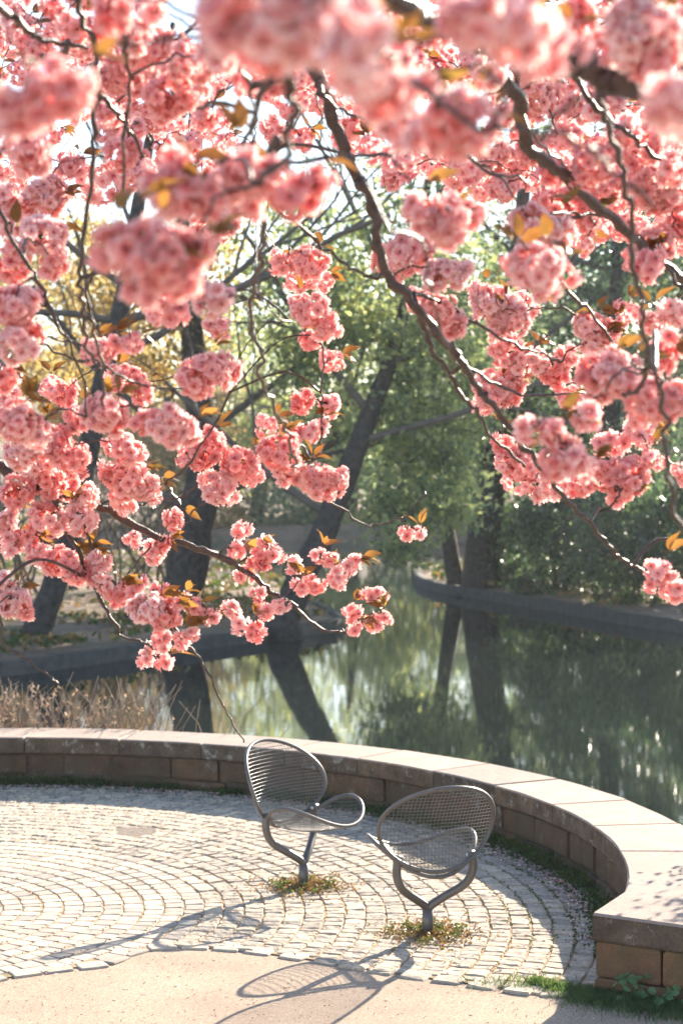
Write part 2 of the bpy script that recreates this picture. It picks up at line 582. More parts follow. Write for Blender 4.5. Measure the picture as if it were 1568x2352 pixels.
# end slab and wing
endp = [cp(R_OUT, -1.15), cp(R_IN - .006, -1.15)][::-1]
foot = [cp(R_IN - .006, x) for x in (-1.15, -4, -7, -10, -12.5, -14.5)] + [CORNER.copy(), CORNER + WING_DIR * 1.0,
       Vector((2.75, 8.78, 0)), Vector((2.42, 9.0, 0)), cp(R_OUT + .12, -10), cp(R_OUT + .03, -6), cp(R_OUT, -1.15)]
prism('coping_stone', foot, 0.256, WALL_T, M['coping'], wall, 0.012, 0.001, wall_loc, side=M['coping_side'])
w0 = CORNER + WING_DIR * 1.005
d2 = Vector((2.75, 8.78, 0)) - (CORNER + WING_DIR * 1.0)
for i in range(4):
    s0 = w0 + WING_DIR * (i * 0.9); s1 = s0 + WING_DIR * 0.895
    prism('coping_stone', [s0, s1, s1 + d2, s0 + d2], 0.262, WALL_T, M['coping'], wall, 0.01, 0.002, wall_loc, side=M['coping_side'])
    prism('stone_block', [s0 + Vector((.02, .03, 0)), s1 + Vector((-.01, .03, 0)), s1 + d2, s0 + d2], -0.1, 0.255, M['block_red'], wall, 0.01, 0.002, wall_loc)
nrm = Vector((-WING_DIR.y, WING_DIR.x, 0))
if nrm.y < 0: nrm = -nrm
# end blocks, below the corner
def wing_block(s0, s1, z0, z1, mt, inset=0.012, dep=0.25):
    a0 = CORNER + WING_DIR * s0 + nrm * inset; a1 = CORNER + WING_DIR * s1 + nrm * inset
    prism('stone_block', [a0, a1, a1 + nrm * dep, a0 + nrm * dep], z0, z1, mt, wall, 0.012, 0.003, wall_loc)
wing_block(0.014, 0.345, 0.082, 0.250, M['block_red'])
wing_block(0.355, 0.72, 0.082, 0.250, M['block_red'])
wing_block(0.73, 1.0, 0.082, 0.250, M['block_red'])
wing_block(0.010, 0.50, -0.08, 0.075, M['block_red'], 0.005)
wing_block(0.51, 1.0, -0.08, 0.075, M['block_red'], 0.005)
e0 = cp(R_IN + .012, -14.3)
prism('stone_block', [CORNER + nrm * .28 + WING_DIR * .02, CORNER + nrm * .28 + WING_DIR * .3, e0 + Vector((.35, .02, 0)), e0], -0.06, 0.25, M['block_red'], wall, 0.01, 0.002, wall_loc)

# ------------------------------------------------------------------ paving
paving = link('pavement', bpy.data.meshes.new('pavement'), kind='structure')
edge_pts = [Vector((-5.5, 7.2, 0)), G(-500, 2420), G(-150, 2290), G(0, 2250), G(120, 2232), G(240, 2217), G(310, 2190), G(400, 2177), G(540, 2183), G(695, 2204), G(930, 2242), G(1062, 2260), G(1258, 2286), G(1330, 2270)]


def in_paving(x, y):
    if math.hypot(x - C0.x, y - C0.y) > R_IN - .03:
        return False
    if x < edge_pts[0].x:
        return y > edge_pts[0].y
    for p, q in zip(edge_pts, edge_pts[1:]):
        if p.x <= x <= q.x:
            t = (x - p.x) / (q.x - p.x)
            return y > p.y + (q.y - p.y) * t
    return y > 8.6 if x > edge_pts[-1].x else False


# joint sheet, 4 mm over the ground
js = MB()
grid = {}
top = []
xs = np.linspace(edge_pts[0].x, edge_pts[-1].x, 40)
for x in xs:
    for p, q in zip(edge_pts, edge_pts[1:]):
        if p.x <= x <= q.x + 1e-6:
            t = (x - p.x) / (q.x - p.x); ylo = p.y + (q.y - p.y) * t + .01
    dx = x - C0.x
    s = (R_IN + .02) ** 2 - dx * dx
    yhi = C0.y + math.sqrt(max(s, 0.0001))
    js.v += [Vector((x, ylo, 0.006)), Vector((x, yhi, 0.006))]
for i in range(len(xs) - 1):
    js.face((2 * i, 2 * i + 2, 2 * i + 3, 2 * i + 1))
x0 = xs[-1]; b0 = len(js.v)
for x in np.linspace(x0, C0.x + R_IN + .015, 14):
    s = max((R_IN + .02) ** 2 - (x - C0.x) ** 2, 0.0001)
    js.v += [Vector((x, max(8.62, C0.y - math.sqrt(s)), 0.006)), Vector((x, C0.y + math.sqrt(s), 0.006))]
for i in range(13):
    q = b0 + 2 * i
    js.face((q, q + 2, q + 3, q + 1))
link('joint_sand', js.mesh('joint_sand', [M['joint']], False), paving)

GRATE = G(313, 1912)


def cobble_geo(m, cx, cy, ux, uy, w, l, R, h=0.016, flat=False, z0=0.0):
    """a rounded sett; (ux,uy) radial unit vector, w along it, l across"""
    vx, vy = -uy, ux
    rings = ((0.5, -0.03), (0.5, h * .5), (0.455, h * .95), (0.25, h))
    cor = [(-1, -1), (0, -1.0), (1, -1), (1.0, 0), (1, 1), (0, 1.0), (-1, 1), (-1.0, 0)]
    jt = [(R.uniform(-.07, .07), R.uniform(-.07, .07)) for _ in cor]
    base = len(m.v)
    tz = R.uniform(-.003, .003); tx = R.uniform(-.04, .04); ty = R.uniform(-.04, .04)
    if flat:
        tx *= .3; ty *= .3; tz *= .4
    for s, z in rings:
        for (a, b), (ja, jb) in zip(cor, jt):
            k = 0.95 if a and b else 1.0
            px = (a * k + ja) * w * s; py = (b * k + jb) * l * s
            zz = z + (tz + px * tx + py * ty + (0 if flat else R.uniform(-.0030, .0030)) if z > 0 else 0)
            m.v.append(Vector((cx + ux * px + vx * py, cy + uy * px + vy * py, z0 + zz)))
    for r in range(3):
        for k in range(8):
            a = base + r * 8 + k; b = base + r * 8 + (k + 1) % 8
            m.face((a, b, b + 8, a + 8))
    m.face([base + 24 + k for k in range(8)])


Rc = random.Random(11)
spots = []
RW = 0.116
r = 0.5
while r < R_IN - .05:
    circ = 2 * math.pi * r
    inner = r < 2.02
    ln = 0.088 if not inner else 0.105
    nst = max(8, int(circ / ln))
    ph = Rc.uniform(0, 6)
    cuts = np.cumsum([Rc.uniform(.68, 1.32) for _ in range(nst)])
    cuts = cuts / cuts[-1] * 2 * math.pi
    pa = 0
    for c in cuts:
        am = (pa + c) / 2 + ph; dl = (c - pa) * r
        pa = c
        rr = r + Rc.uniform(-.004, .004)
        x = C0.x + rr * math.cos(am); y = C0.y + rr * math.sin(am)
        if not in_paving(x, y) or not in_paving(x + .03 * math.cos(am), y - .04):
            continue
        if abs(x - GRATE.x) < .16 and abs(y - GRATE.y) < .17:
            continue
        X, Y, Z = proj((x, y, 0))
        if X < -260 or X > 1730:
            continue
        spots.append((x, y, math.cos(am), math.sin(am), RW - .006, dl - .005, inner and x < -0.85, X, Y, Z))
    r += RW
# border row of bigger flat stones along the gravel
def at_edge(s):
    pass
bpts = catmull([tuple(p) for p in edge_pts[1:]], 8)
acc = 0; last = Vector(bpts[0])
for p in bpts[1:]:
    p = Vector(p); seg = (p - last); L = seg.length
    acc += L
    if acc > 0.155:
        u = Vector((-seg.y, seg.x, 0)).normalized()
        X, Y, Z = proj(p)
        if -150 < X < 1300:
            q = p + u * 0.02
            spots.append((q.x, q.y, u.x, u.y, 0.12, 0.15, True if X < 700 else False, X, Y, Z))
        acc = 0
    last = p
vis = [s for s in spots if -20 < s[7] < 1590 and s[8] < 2380]
vis.sort(key=lambda s: s[9])
near = set(id(s) for s in vis[:298])
rest = {True: MB(), False: MB()}
for s in spots:
    x, y, ux, uy, w, l, flat, X, Y, Z = s
    if id(s) in near:
        m = MB()
        cobble_geo(m, 0, 0, ux, uy, w, l, Rc, 0.011 if flat else 0.0135, flat)
        link('cobblestone', m.mesh('cobblestone', [M['cobble_smooth' if flat else 'cobble']], False), paving, Vector((x, y, 0)))
    else:
        cobble_geo(rest[flat], x, y, ux, uy, w, l, Rc, 0.011 if flat else 0.0135, flat)
link('far_cobblestones', rest[False].mesh('far_cobblestones', [M['cobble']], False), paving, kind='stuff')
link('pale_cobblestones', rest[True].mesh('pale_cobblestones', [M['cobble_smooth']], False), paving, kind='stuff')

# drain grate
gr = empty('drain_grate', GRATE, 'rusty slotted drain grate let into the cobbles', 'drain', rz=0.15)
fm = MB()
def box(m, c, s, mi=0):
    b = len(m.v)
    for dz in (-1, 1):
        for dx, dy in ((-1, -1), (1, -1), (1, 1), (-1, 1)):
            m.v.append(Vector((c[0] + dx * s[0] / 2, c[1] + dy * s[1] / 2, c[2] + dz * s[2] / 2)))
    for f in ((3, 2, 1, 0), (4, 5, 6, 7), (0, 1, 5, 4), (1, 2, 6, 5), (2, 3, 7, 6), (3, 0, 4, 7)):
        m.face([b + q for q in f], mi)
for c, s in (((0, -.15, -.001), (.32, .02, .02)), ((0, .15, -.001), (.32, .02, .02)), ((-.15, 0, -.001), (.02, .28, .02)), ((.15, 0, -.001), (.02, .28, .02))):
    box(fm, c, s)
link('frame', fm.mesh('frame', [M['iron']], False), gr)
for i in range(7):
    b_ = MB(); box(b_, (0, 0, 0), (.28, .018, .02))
    link('bar', b_.mesh('bar', [M['iron']], False), gr, Vector((0, -.114 + i * .038, .0)))

# ------------------------------------------------------------------ chairs
def chair(loc, facing, label):
    rz = math.atan2(facing[1], facing[0]) - math.pi / 2
    t = empty('mesh_chair', loc, label, 'chair', 'wire mesh chairs on the paving', rz)
    t.location = loc
    # local: x right, y front
    p = MB(); p.tube([(0, 0, -.05), (0, 0, .07), (0, 0, .15)], [.031, .031, .030], 20)
    po = link('post', p.mesh('post', [M['steel']]), t)
    for s in (-1, 1):
        f = MB()
        path = catmull([(0, 0, .12), (s * .014, -.004, .165), (s * .080, -.03, .215), (s * .165, -.075, .275), (s * .205, -.098, .325), (s * .221, -.108, .385), (s * .216, -.112, .452)], 5)
        f.tube(path, .0235, 16)
        link('arm', f.mesh('arm', [M['steel']]), t)
    # rims
    def seatf(u, v):
        k = max(0, 1 - u * u - v * v)
        return (.30 * u, .10 + .27 * v, .395 + .035 * v + .145 * u * u - .035 * k)
    def backf(u, v):
        k = max(0, 1 - u * u - v * v)
        wdt = .33 * (1 + .03 * v)
        return (wdt * u, -.12 - .09 * v - .14 * v * v * (1 if v > 0 else 1) - .07 * k, .63 + .24 * v)
    for nm, fn in (('seat', seatf), ('back', backf)):
        rm = MB()
        rm.tube([fn(math.cos(a), math.sin(a)) for a in np.linspace(0, 2 * math.pi, 72, endpoint=False)], .0115, 10, closed=True)
        link(nm + '_rim', rm.mesh(nm + '_rim', [M['steel']]), t)
        wm_ = MB()
        su = .30 if nm == 'seat' else .33; sv = .27 if nm == 'seat' else .25
        sp = .0205
        nu = int(su / sp)
        for i in range(-nu, nu + 1):
            u = i * sp / su; e = math.sqrt(max(0, 1 - u * u))
            if e < .05: continue
            wm_.tube([fn(u, q) for q in np.linspace(-e, e, 13)], .0017, 4, cap=False)
        nv = int(sv / sp)
        for i in range(-nv, nv + 1):
            v = i * sp / sv; e = math.sqrt(max(0, 1 - v * v))
            if e < .05: continue
            wm_.tube([Vector(fn(q, v)) + Vector((0, 0.002, 0.003)) for q in np.linspace(-e, e, 15)], .0017, 4, cap=False)
        link(nm + '_mesh', wm_.mesh(nm + '_mesh', [M['wire']]), t)
    for s in (-1, 1):
        bm_ = MB()
        bm_.tube([(s * .19, -.10, .452), (s * .232, -.10, .452)], .026, 14)
        br = link('bracket', bm_.mesh('bracket', [M['steel']]), t)
        bo = MB(); bo.tube([(s * .186, -.10, .452), (s * .191, -.10, .452)], .011, 10)
        link('bolt', bo.mesh('bolt', [M['bolt']]), br)
    return t


CH1 = Vector((-.23, 10.77, 0)); CH2 = Vector((.47, 9.64, 0))
chair(CH1, (.76, -.65), 'wire mesh chair turned to the right, nearer the curved wall')
chair(CH2, (-.32, .95), 'wire mesh chair seen from behind, its back to the viewer')

# ------------------------------------------------------------------ small ground stuff
def scatter_leaves(name, C, size, material, parent=None, **kw):
    C = np.array(C)
    me = quads_mesh(name, leaf_quads(C, size, RNG, kw.pop('droop', 0), kw.pop('aspect', .6)), [material])
    return link(name, me, parent, kind='stuff', **kw)


# litter round the chair posts
for nm, c in (('litter', CH1), ('litter', CH2)):
    pts = []
    for _ in range(2300):
        a = random.uniform(0, 6.283); rr = abs(random.gauss(0, .5))
        x = math.cos(a) * rr * .40 + .02; y = math.sin(a) * rr * .42
        k = math.exp(-(x * x / .05 + y * y / .06))
        if random.random() > .25 + k: continue
        pts.append((c.x + x, c.y + y, .012 + random.uniform(0, .022) * k + .004))
    scatter_leaves(nm, pts, .020, M['litter'])
    pts2 = []
    for _ in range(26):
        a = random.uniform(0, 6.283); rr = random.uniform(.05, .22)
        cx, cy = c.x + math.cos(a) * rr, c.y + math.sin(a) * rr * 1.2
        for _ in range(12):
            pts2.append((cx + random.gauss(0, .012), cy + random.gauss(0, .012), .02 + random.uniform(0, .03)))
    scatter_leaves('moss', pts2, .018, M['weed'])

# weeds along the foot of the wall
pts = []
dens = [(random.uniform(-13, 140), random.uniform(.5, 2.2), random.uniform(.03, .09)) for _ in range(110)]
for a0, wd, hh in dens:
    for _ in range(170):
        a = a0 + random.gauss(0, wd)
        dr = abs(random.gauss(0, .07)) * (1.5 if a < 30 else 1)
        if a < -13.5: continue
        h = hh * max(0, 1 - dr / .2) * random.random()
        p = cp(R_IN - .012 - dr, a, .012 + h)
        pts.append(tuple(p))
scatter_leaves('weeds', pts, .026, M['weed'], droop=-.5, aspect=.5)
# moss in shaded joints
pts = []
for _ in range(5200):
    a = random.uniform(-13, 140); dr = abs(random.gauss(0, .30))
    rr = R_IN - dr
    k = round((rr - .5 - RW / 2) / RW) * RW + .5 + RW / 2
    pts.append(tuple(cp(k + random.gauss(0, .008), a, .012 + random.uniform(0, .008))))
scatter_leaves('joint_moss', [p for p in pts if in_paving(p[0], p[1])], .015, M['weed'])
# sandy moss in the sunny joints
pts = []
for _ in range(2600):
    x = random.uniform(-2.2, 1.3); y = random.uniform(8.5, 13.5)
    if not in_paving(x, y): continue
    a = math.degrees(math.atan2(y - C0.y, x - C0.x)); rr = math.hypot(x - C0.x, y - C0.y)
    k = round((rr - .5 - RW / 2) / RW) * RW + .5 + RW / 2
    pts.append(tuple(cp(k + random.gauss(0, .007), a, .014 + random.uniform(0, .006))))
scatter_leaves('joint_litter', pts, .013, M['litter'])

# fallen petals
pts = []
for _ in range(1500):
    a = random.uniform(-12, 130); dr = .15 + abs(random.gauss(0, .11))
    if random.random() < .5: a = random.choice([50, 62, 70, 84, 95, 100, 12, 22, 3]) + random.gauss(0, 4)
    p = cp(R_IN - dr, a, .028 + random.uniform(0, .012))
    if in_paving(p.x, p.y): pts.append(tuple(p))
for _ in range(330):
    x = random.uniform(-2.4, 1.6); y = random.uniform(7.8, 13)
    pts.append((x, y, .026 if in_paving(x, y) else .006))
C_ = np.array(pts)
Q = leaf_quads(C_, .021, RNG, 0, .75)
Q[:, :, 2] = C_[:, None, 2] + (Q[:, :, 2] - C_[:, None, 2]) * .3
link('fallen_petals', quads_mesh('fallen_petals', Q, [M['fallen_petal']]), kind='stuff')

# grit and leaf bits on the gravel
pts = []
for _ in range(2500):
    x = random.uniform(-2.4, 1.7); y = random.uniform(7.4, 9.5)
    if in_paving(x, y): continue
    pts.append((x, y, .003))
C_ = np.array(pts)
Q = leaf_quads(C_, .011, RNG, 0, .6)
Q[:, :, 2] = np.maximum(.001, C_[:, None, 2] + (Q[:, :, 2] - C_[:, None, 2]) * .5)
link('grit', quads_mesh('grit', Q, [M['litter']]), kind='stuff')

# grass by the wall's end
def blades(name, pts, h, material):
    P = []
    for x, y, z in pts:
        a = random.uniform(0, 6.283); w = .0022; hh = h * random.uniform(.4, 1.1)
        lx, ly = random.gauss(0, .35) * hh, random.gauss(0, .35) * hh
        dx, dy = math.cos(a) * w, math.sin(a) * w
        P.append([(x - dx, y - dy, z), (x + dx, y + dy, z), (x + dx * .6 + lx * .5, y + dy * .6 + ly * .5, z + hh * .65), (x + lx, y + ly, z + hh)])
    link(name, quads_mesh(name, np.array(P), [material]), kind='stuff')


pts = []
for _ in range(9000):
    s = random.uniform(-.32, 1.1); d = abs(random.gauss(0, .11)) + .0
    if s < 0: d *= .8 * (1 + s / .32) + .1
    p = CORNER + WING_DIR * s - nrm * d + Vector((random.gauss(0, .02), random.gauss(0, .02), 0))
    pts.append((p.x, p.y, 0.0))
for _ in range(1200):
    p = G(1200 + random.gauss(0, 60), 2262 + random.gauss(0, 8))
    if random.random() < .3: pts.append((p.x, p.y, 0))
blades('grass', pts, .045, M['grass'])


def lobed_plant(loc, label, nleaf, spread, hmax, leafr=.024, dirv=Vector((0, 0, 0))):
    e = empty('leafy_weed', loc, label, 'weed', 'leafy weeds at the foot of the wall')
    for i in range(nleaf):
        m = MB()
        x = random.gauss(0, spread) + dirv.x * random.random(); y = -abs(random.gauss(0, spread * .4)) ; z = random.uniform(.02, hmax)
        m.tube([(x * .3, y * .3, 0), (x * .8, y * .8, z * .7), (x, y, z)], .0012, 4)
        b = len(m.v)
        nrml = Vector((random.gauss(0, .5), random.gauss(-.4, .4), 1)).normalized()
        u = nrml.orthogonal().normalized(); w = nrml.cross(u)
        rr = leafr * random.uniform(.7, 1.2)
        m.v.append(Vector((x, y, z)))
        N = 15
        for k in range(N):
            a = 2 * math.pi * k / N
            q = rr * (0.78 + .22 * abs(math.cos(2.5 * a)))
            m.v.append(Vector((x, y, z)) + u * math.cos(a) * q + w * math.sin(a) * q + nrml * .15 * q)
        for k in range(N):
            m.face((b, b + 1 + k, b + 1 + (k + 1) % N))
        link('leaf', m.mesh('leaf', [M['clover']]), e)


lobed_plant(CORNER + WING_DIR * .2 - nrm * .03, 'round leaved weed standing in the grass below the wall corner', 17, .07, .14)
lobed_plant(CORNER + WING_DIR * .42 - nrm * .03, 'leafy weed below the joint at the right edge of the view', 15, .07, .10)
lobed_plant(cp(R_IN - .02, -14.4) + Vector((-.06, -.28, 0)), 'dark leafy weed in the corner between wall end and cobbles', 13, .035, .2, .026)

# dry plants behind the wall
def dry_plant(a, label, ns, h, spread, heads, mt='dry', group='dry weeds behind the wall'):
    base = cp(R_OUT + .22, a, -.15)
    e = empty('dry_weed', base, label, 'dry plant', group)
    m = MB()
    hp = []
    for _ in range(ns):
        x = random.gauss(0, spread); y = random.gauss(.12, .12)
        hh = h * random.uniform(.6, 1.12)
        lean = random.gauss(.05, .18) * hh
        pts = [(x, y, -.2), (x + lean * .2, y, hh * .4), (x + lean * .6, y, hh * .75), (x + lean * 1.3, y + random.gauss(0, .02), hh)]
        m.tube(pts, [.0045, .004, .0035, .002], 4)
        if random.random() < .5:
            t = Vector(pts[2]); m.tube([t, t + Vector((random.gauss(0, .07), 0, .08))], [.002, .001], 3)
        if random.random() < heads:
            for q in range(random.randint(1, 5)):
                t = random.random()
                hp.append((x + lean * (1.3 - t * .6) + random.gauss(0, .012), y + random.gauss(0, .01), hh * (1 - t * .4)))
    link('stalks', m.mesh('stalks', [M[mt]]), e, kind='stuff')
    if hp:
        C = np.repeat(np.array(hp), 7, axis=0) + RNG.normal(scale=.007, size=(len(hp) * 7, 3))
        link('seed_heads', quads_mesh('seed_heads', leaf_quads(C, .017, RNG, 0, .8), [M['dry_head']]), e, kind='stuff')


lab = 'clump of dry brown stalks with pale seed heads beyond the left wall'
for i, a in enumerate(np.linspace(99, 78.5, 11)):
    dry_plant(a, lab, 30, .86 - .05 * (i % 3), .17, .8 if i < 6 else .3)
dry_plant(70.5, 'thin bare twigs rising beyond the wall above the left chair', 9, .85, .10, 0, group=None)
dry_plant(67, 'arching bare twigs beyond the wall, furthest right of the dry plants', 10, .6, .14, 0, group=None)

rb = MB()
rb.v = [Vector((2.3, 9.05, -.05)), Vector((6, 7.2, -.05)), Vector((6, 10.6, -.8)), Vector((2.6, 10.6, -.8))]
rb.face((0, 1, 2, 3))
link('bank', rb.mesh('bank', [M['soil']], False), kind='structure')

# ------------------------------------------------------------------ islands and far bank
def land(name, outline, ztop, label=None):
    """outline: world points, ccw; edging stone all round"""
    pts = [Vector(p) for p in catmull([tuple(p) for p in outline] + [tuple(outline[0])], 4)][:-1]
    n = len(pts)
    m = MB()
    c = sum(pts, Vector((0, 0, 0))) / n
    for i, p in enumerate(pts):
        m.v.append(Vector((p.x, p.y, -.9)))
    for p in pts: m.v.append(Vector((p.x, p.y, ztop)))
    ins = []
    for i, p in enumerate(pts):
        t = (pts[(i + 1) % n] - pts[i - 1]).normalized(); nn = Vector((-t.y, t.x, 0))
        if nn.dot(c - p) < 0: nn = -nn
        ins.append(p + nn * .2)
    for p in ins: m.v.append(Vector((p.x, p.y, ztop)))
    for p in ins: m.v.append(Vector((p.x, p.y, ztop - .05)))
    for l in range(3):
        for k in range(n):
            a = l * n + k; b = l * n + (k + 1) % n
            m.face((a, b, b + n, a + n))
    kerb = m.mesh('stone_kerb', [M['edge_stone']])
    t = MB()
    t.v = [Vector((p.x, p.y, ztop - .05)) for p in ins] + [Vector((c.x, c.y, ztop + .25))]
    for k in range(n): t.face((k, (k + 1) % n, n))
    o = link(name, t.mesh(name, [M['soil']]), kind='structure')
    link('stone_kerb', kerb, o)
    return o


def S(dx, dy):
    return G(dx, dy, -.6)


land('peninsula', [S(-700, 1640), S(-150, 1575), S(0, 1556), S(200, 1530), S(400, 1500), S(600, 1474), S(740, 1456), S(790, 1445), S(770, 1425), S(700, 1385), S(640, 1345), S(540, 1300), S(380, 1282), S(0, 1282), S(-900, 1290)], -.36)
land('island', [S(952, 1328), S(956, 1343), S(1000, 1360), S(1100, 1377), S(1250, 1402), S(1400, 1430), S(1568, 1456), S(1800, 1490), S(2600, 1560), S(2600, 1330), S(1700, 1280), S(1300, 1283), S(1080, 1296), S(985, 1310)], -.34)
def cover(name, pts, material, size, n, seed):
    rng = np.random.default_rng(seed)
    P = np.array([(p.x, p.y) for p in pts]); lo = P.min(0); hi = P.max(0)
    c = rng.uniform(lo, hi, (n * 3, 2))
    inside = np.zeros(len(c), bool)
    j = len(P) - 1
    for i in range(len(P)):
        a, b = P[i], P[j]
        cond = ((a[1] > c[:, 1]) != (b[1] > c[:, 1])) & (c[:, 0] < (b[0] - a[0]) * (c[:, 1] - a[1]) / (b[1] - a[1] + 1e-9) + a[0])
        inside ^= cond; j = i
    patch = np.sin(c[:, 0] * 1.7 + 2 * np.sin(c[:, 1] * .6)) + np.sin(c[:, 1] * 1.3) + rng.normal(size=len(c)) * .6
    c = c[inside & (patch > .1)][:n]
    C = np.c_[c, np.full(len(c), -.27) + rng.uniform(0, .10, len(c))]
    link(name, quads_mesh(name, leaf_quads(C, size, rng, 0, .7), [material]), kind='stuff')


pen = [S(0, 1550), S(200, 1524), S(400, 1494), S(600, 1468), S(760, 1450), S(770, 1430), S(700, 1390), S(640, 1350), S(540, 1305), S(380, 1290), S(-200, 1295), S(-200, 1575)]
cover('ground_cover', pen, M['weed'], .16, 5000, 1)
cover('leaf_litter', pen, M['litter'], .14, 5000, 2)
isl_ = [S(960, 1330), S(1000, 1357), S(1100, 1372), S(1250, 1396), S(1400, 1424), S(1568, 1449), S(1800, 1480), S(1800, 1300), S(1300, 1290), S(1080, 1300)]
cover('ground_cover', isl_, M['weed'], .2, 4000, 3)
cover('leaf_litter', isl_, M['litter'], .16, 2500, 4)
fb = MB()
nx = 60
for j, (y, z) in enumerate(((88, -.9), (89, .1), (110, .6), (160, 3), (260, 14))):
    for i in range(nx + 1):
        x = -260 + 520 * i / nx
        fb.v.append(Vector((x, y + 3 * math.sin(x * .07), z + (math.sin(x * .11) + math.sin(x * .047)) * .25 * j)))
for j in range(4):
    for i in range(nx):
        a = j * (nx + 1) + i
        fb.face((a, a + 1, a + nx + 2, a + nx + 1))
link('hill', fb.mesh('hill', [M['soil']]), kind='structure')

# ------------------------------------------------------------------ trees
def crown(blobs, leaf, mats, parent, name='crown', seed=1, droop=.3, clump=.5):
    rng = np.random.default_rng(seed)
    out = []
    for (x, y, z, rx, ry, rz, n) in blobs:
        nc = max(4, n // 45)
        d = rng.normal(size=(nc, 3)); d /= np.linalg.norm(d, axis=1)[:, None]
        rr = rng.uniform(.35, 1.0, nc) ** (1 / 2.2)
        cc = d * rr[:, None] * np.array([rx, ry, rz]) + np.array([x, y, z])
        per = n // nc
        c = np.repeat(cc, per, axis=0)
        sz = rng.uniform(.5, 1.3, nc).repeat(per)[:, None] * clump
        c = c + rng.normal(size=c.shape) * np.array([1, 1, .6]) * sz
        out.append(c)
    C = np.concatenate(out)
    C = C[C[:, 2] > -.5]
    me = quads_mesh(name, leaf_quads(C, leaf, rng, droop), mats, RNG.integers(0, len(mats), len(C)) if len(mats) > 1 else None)
    loc = np.array(parent.location)
    v = np.empty(len(me.vertices) * 3, dtype=np.float32)
    me.vertices.foreach_get('co', v)
    v = v.reshape(-1, 3) - loc
    me.vertices.foreach_set('co', v.ravel())
    return link(name, me, parent)


def limb_set(m, p, d, length, rad, depth, rnd, kids=3, spread=.6, up=.15):
    pts = [p.copy()]; rr = [rad]
    n = 5
    q = p.copy(); dd = d.normalized()
    for i in range(n):
        dd = (dd + Vector((rnd.gauss(0, .12), rnd.gauss(0, .12), rnd.gauss(up * .3, .1)))).normalized()
        q = q + dd * (length / n)
        pts.append(q.copy()); rr.append(rad * (1 - .55 * (i + 1) / n))
    m.tube(pts, rr, 6 if rad > .03 else 4 if rad > .012 else 3, cap=False)
    if depth > 0:
        for k in range(kids):
            i = rnd.randint(2, n)
            ax = Vector((rnd.gauss(0, 1), rnd.gauss(0, 1), rnd.gauss(0, 1))).normalized()
            nd = (dd + ax * spread).normalized()
            limb_set(m, pts[i], nd, length * rnd.uniform(.55, .8), rr[i] * .62, depth - 1, rnd, kids, spread, up)


def park_tree(name, path, rads, label, cat, limbs, blobs, leaf, mats, seed, group=None, kids=3, depth=3, droop=.3, clump=.5, twigmat='twig_far'):
    rnd = random.Random(seed)
    base = Vector(path[0])
    e = empty(name, base, label, cat, group)
    m = MB()
    pts = [Vector(p) - base for p in catmull([tuple(p) for p in path], 4)]
    n = len(pts)
    rr = list(np.interp(np.linspace(0, 1, n), np.linspace(0, 1, len(rads)), rads))
    pts.insert(0, Vector((0, 0, -.4))); rr.insert(0, rr[0] * 1.35)
    m.tube(pts, rr, 12, rough=.06, rnd=rnd)
    link('trunk', m.mesh('trunk', [M['trunk']]), e)
    for (t, d, L, r_) in limbs:
        i = int(t * (n - 1))
        lm = MB()
        limb_set(lm, pts[i + 1], Vector(d), L, r_, depth, rnd, kids)
        link('limb', lm.mesh('limb', [M[twigmat]]), e)
    if blobs:
        crown(blobs, leaf, [M[x] for x in mats], e, seed=seed, droop=droop, clump=clump)
    return e


def gx(dx, z): return (dx - 784) / F_D * z
def hz(dy, z): return 2.5 + (1098 - dy) / F_D * z
def PT(dx, dy, z): return Vector((gx(dx, z), z, hz(dy, z)))
def BL(dx, dy, z, rx, rz_, n, ry=None):
    k = z / F_D
    return (gx(dx, z), z, hz(dy, z), rx * k, ry or rx * k * .8, rz_ * k, n)


# tree 1, leaning, far left on the peninsula
park_tree('bare_tree', [PT(85, 1445, 31), PT(130, 1330, 31.3), PT(185, 1120, 32), PT(250, 820, 33), PT(290, 660, 33.5), PT(335, 380, 34), PT(400, 60, 35)],
          [.26, .22, .2, .18, .17, .12, .06], 'leaning bare tree whose grey trunk stands at the far left of the pond edge', 'tree',
          [(.45, (-1, .2, .8), 5, .09), (.5, (1, .3, .5), 5, .09), (.62, (1, 0, .35), 5.5, .10), (.7, (-1, .1, .9), 5, .08), (.8, (.6, 0, 1), 4.5, .07), (.9, (-.8, 0, .8), 4, .06), (.97, (.8, 0, .8), 4, .05), (.6, (-1, -.4, .2), 4.5, .08)],
          None, 0, None, 5, depth=4)
# tree 2, broad trunk
park_tree('bare_tree', [PT(405, 1405, 36.5), PT(425, 1330, 36.5), PT(445, 1200, 36.6), PT(470, 1080, 37), PT(455, 900, 37.5), PT(430, 640, 38), PT(400, 200, 39)],
          [.50, .43, .42, .36, .3, .2, .08], 'thick trunked bare tree standing where the peninsula path bends', 'tree',
          [(.4, (-1, 0, .5), 5, .14), (.45, (1, .2, .4), 5.5, .14), (.55, (-1, 0, .9), 5, .12), (.62, (1, .3, .6), 5, .1), (.75, (-.9, 0, .9), 5, .09), (.85, (.9, 0, .8), 5, .08), (.95, (.1, 0, 1), 5, .06)],
          [BL(330, 760, 38, 120, 150, 2600), BL(450, 640, 39, 110, 140, 2200), BL(220, 620, 39, 130, 130, 2600), BL(250, 850, 40, 170, 70, 1500)], .14, ['leaf_gold'], 6, depth=4, clump=.35)
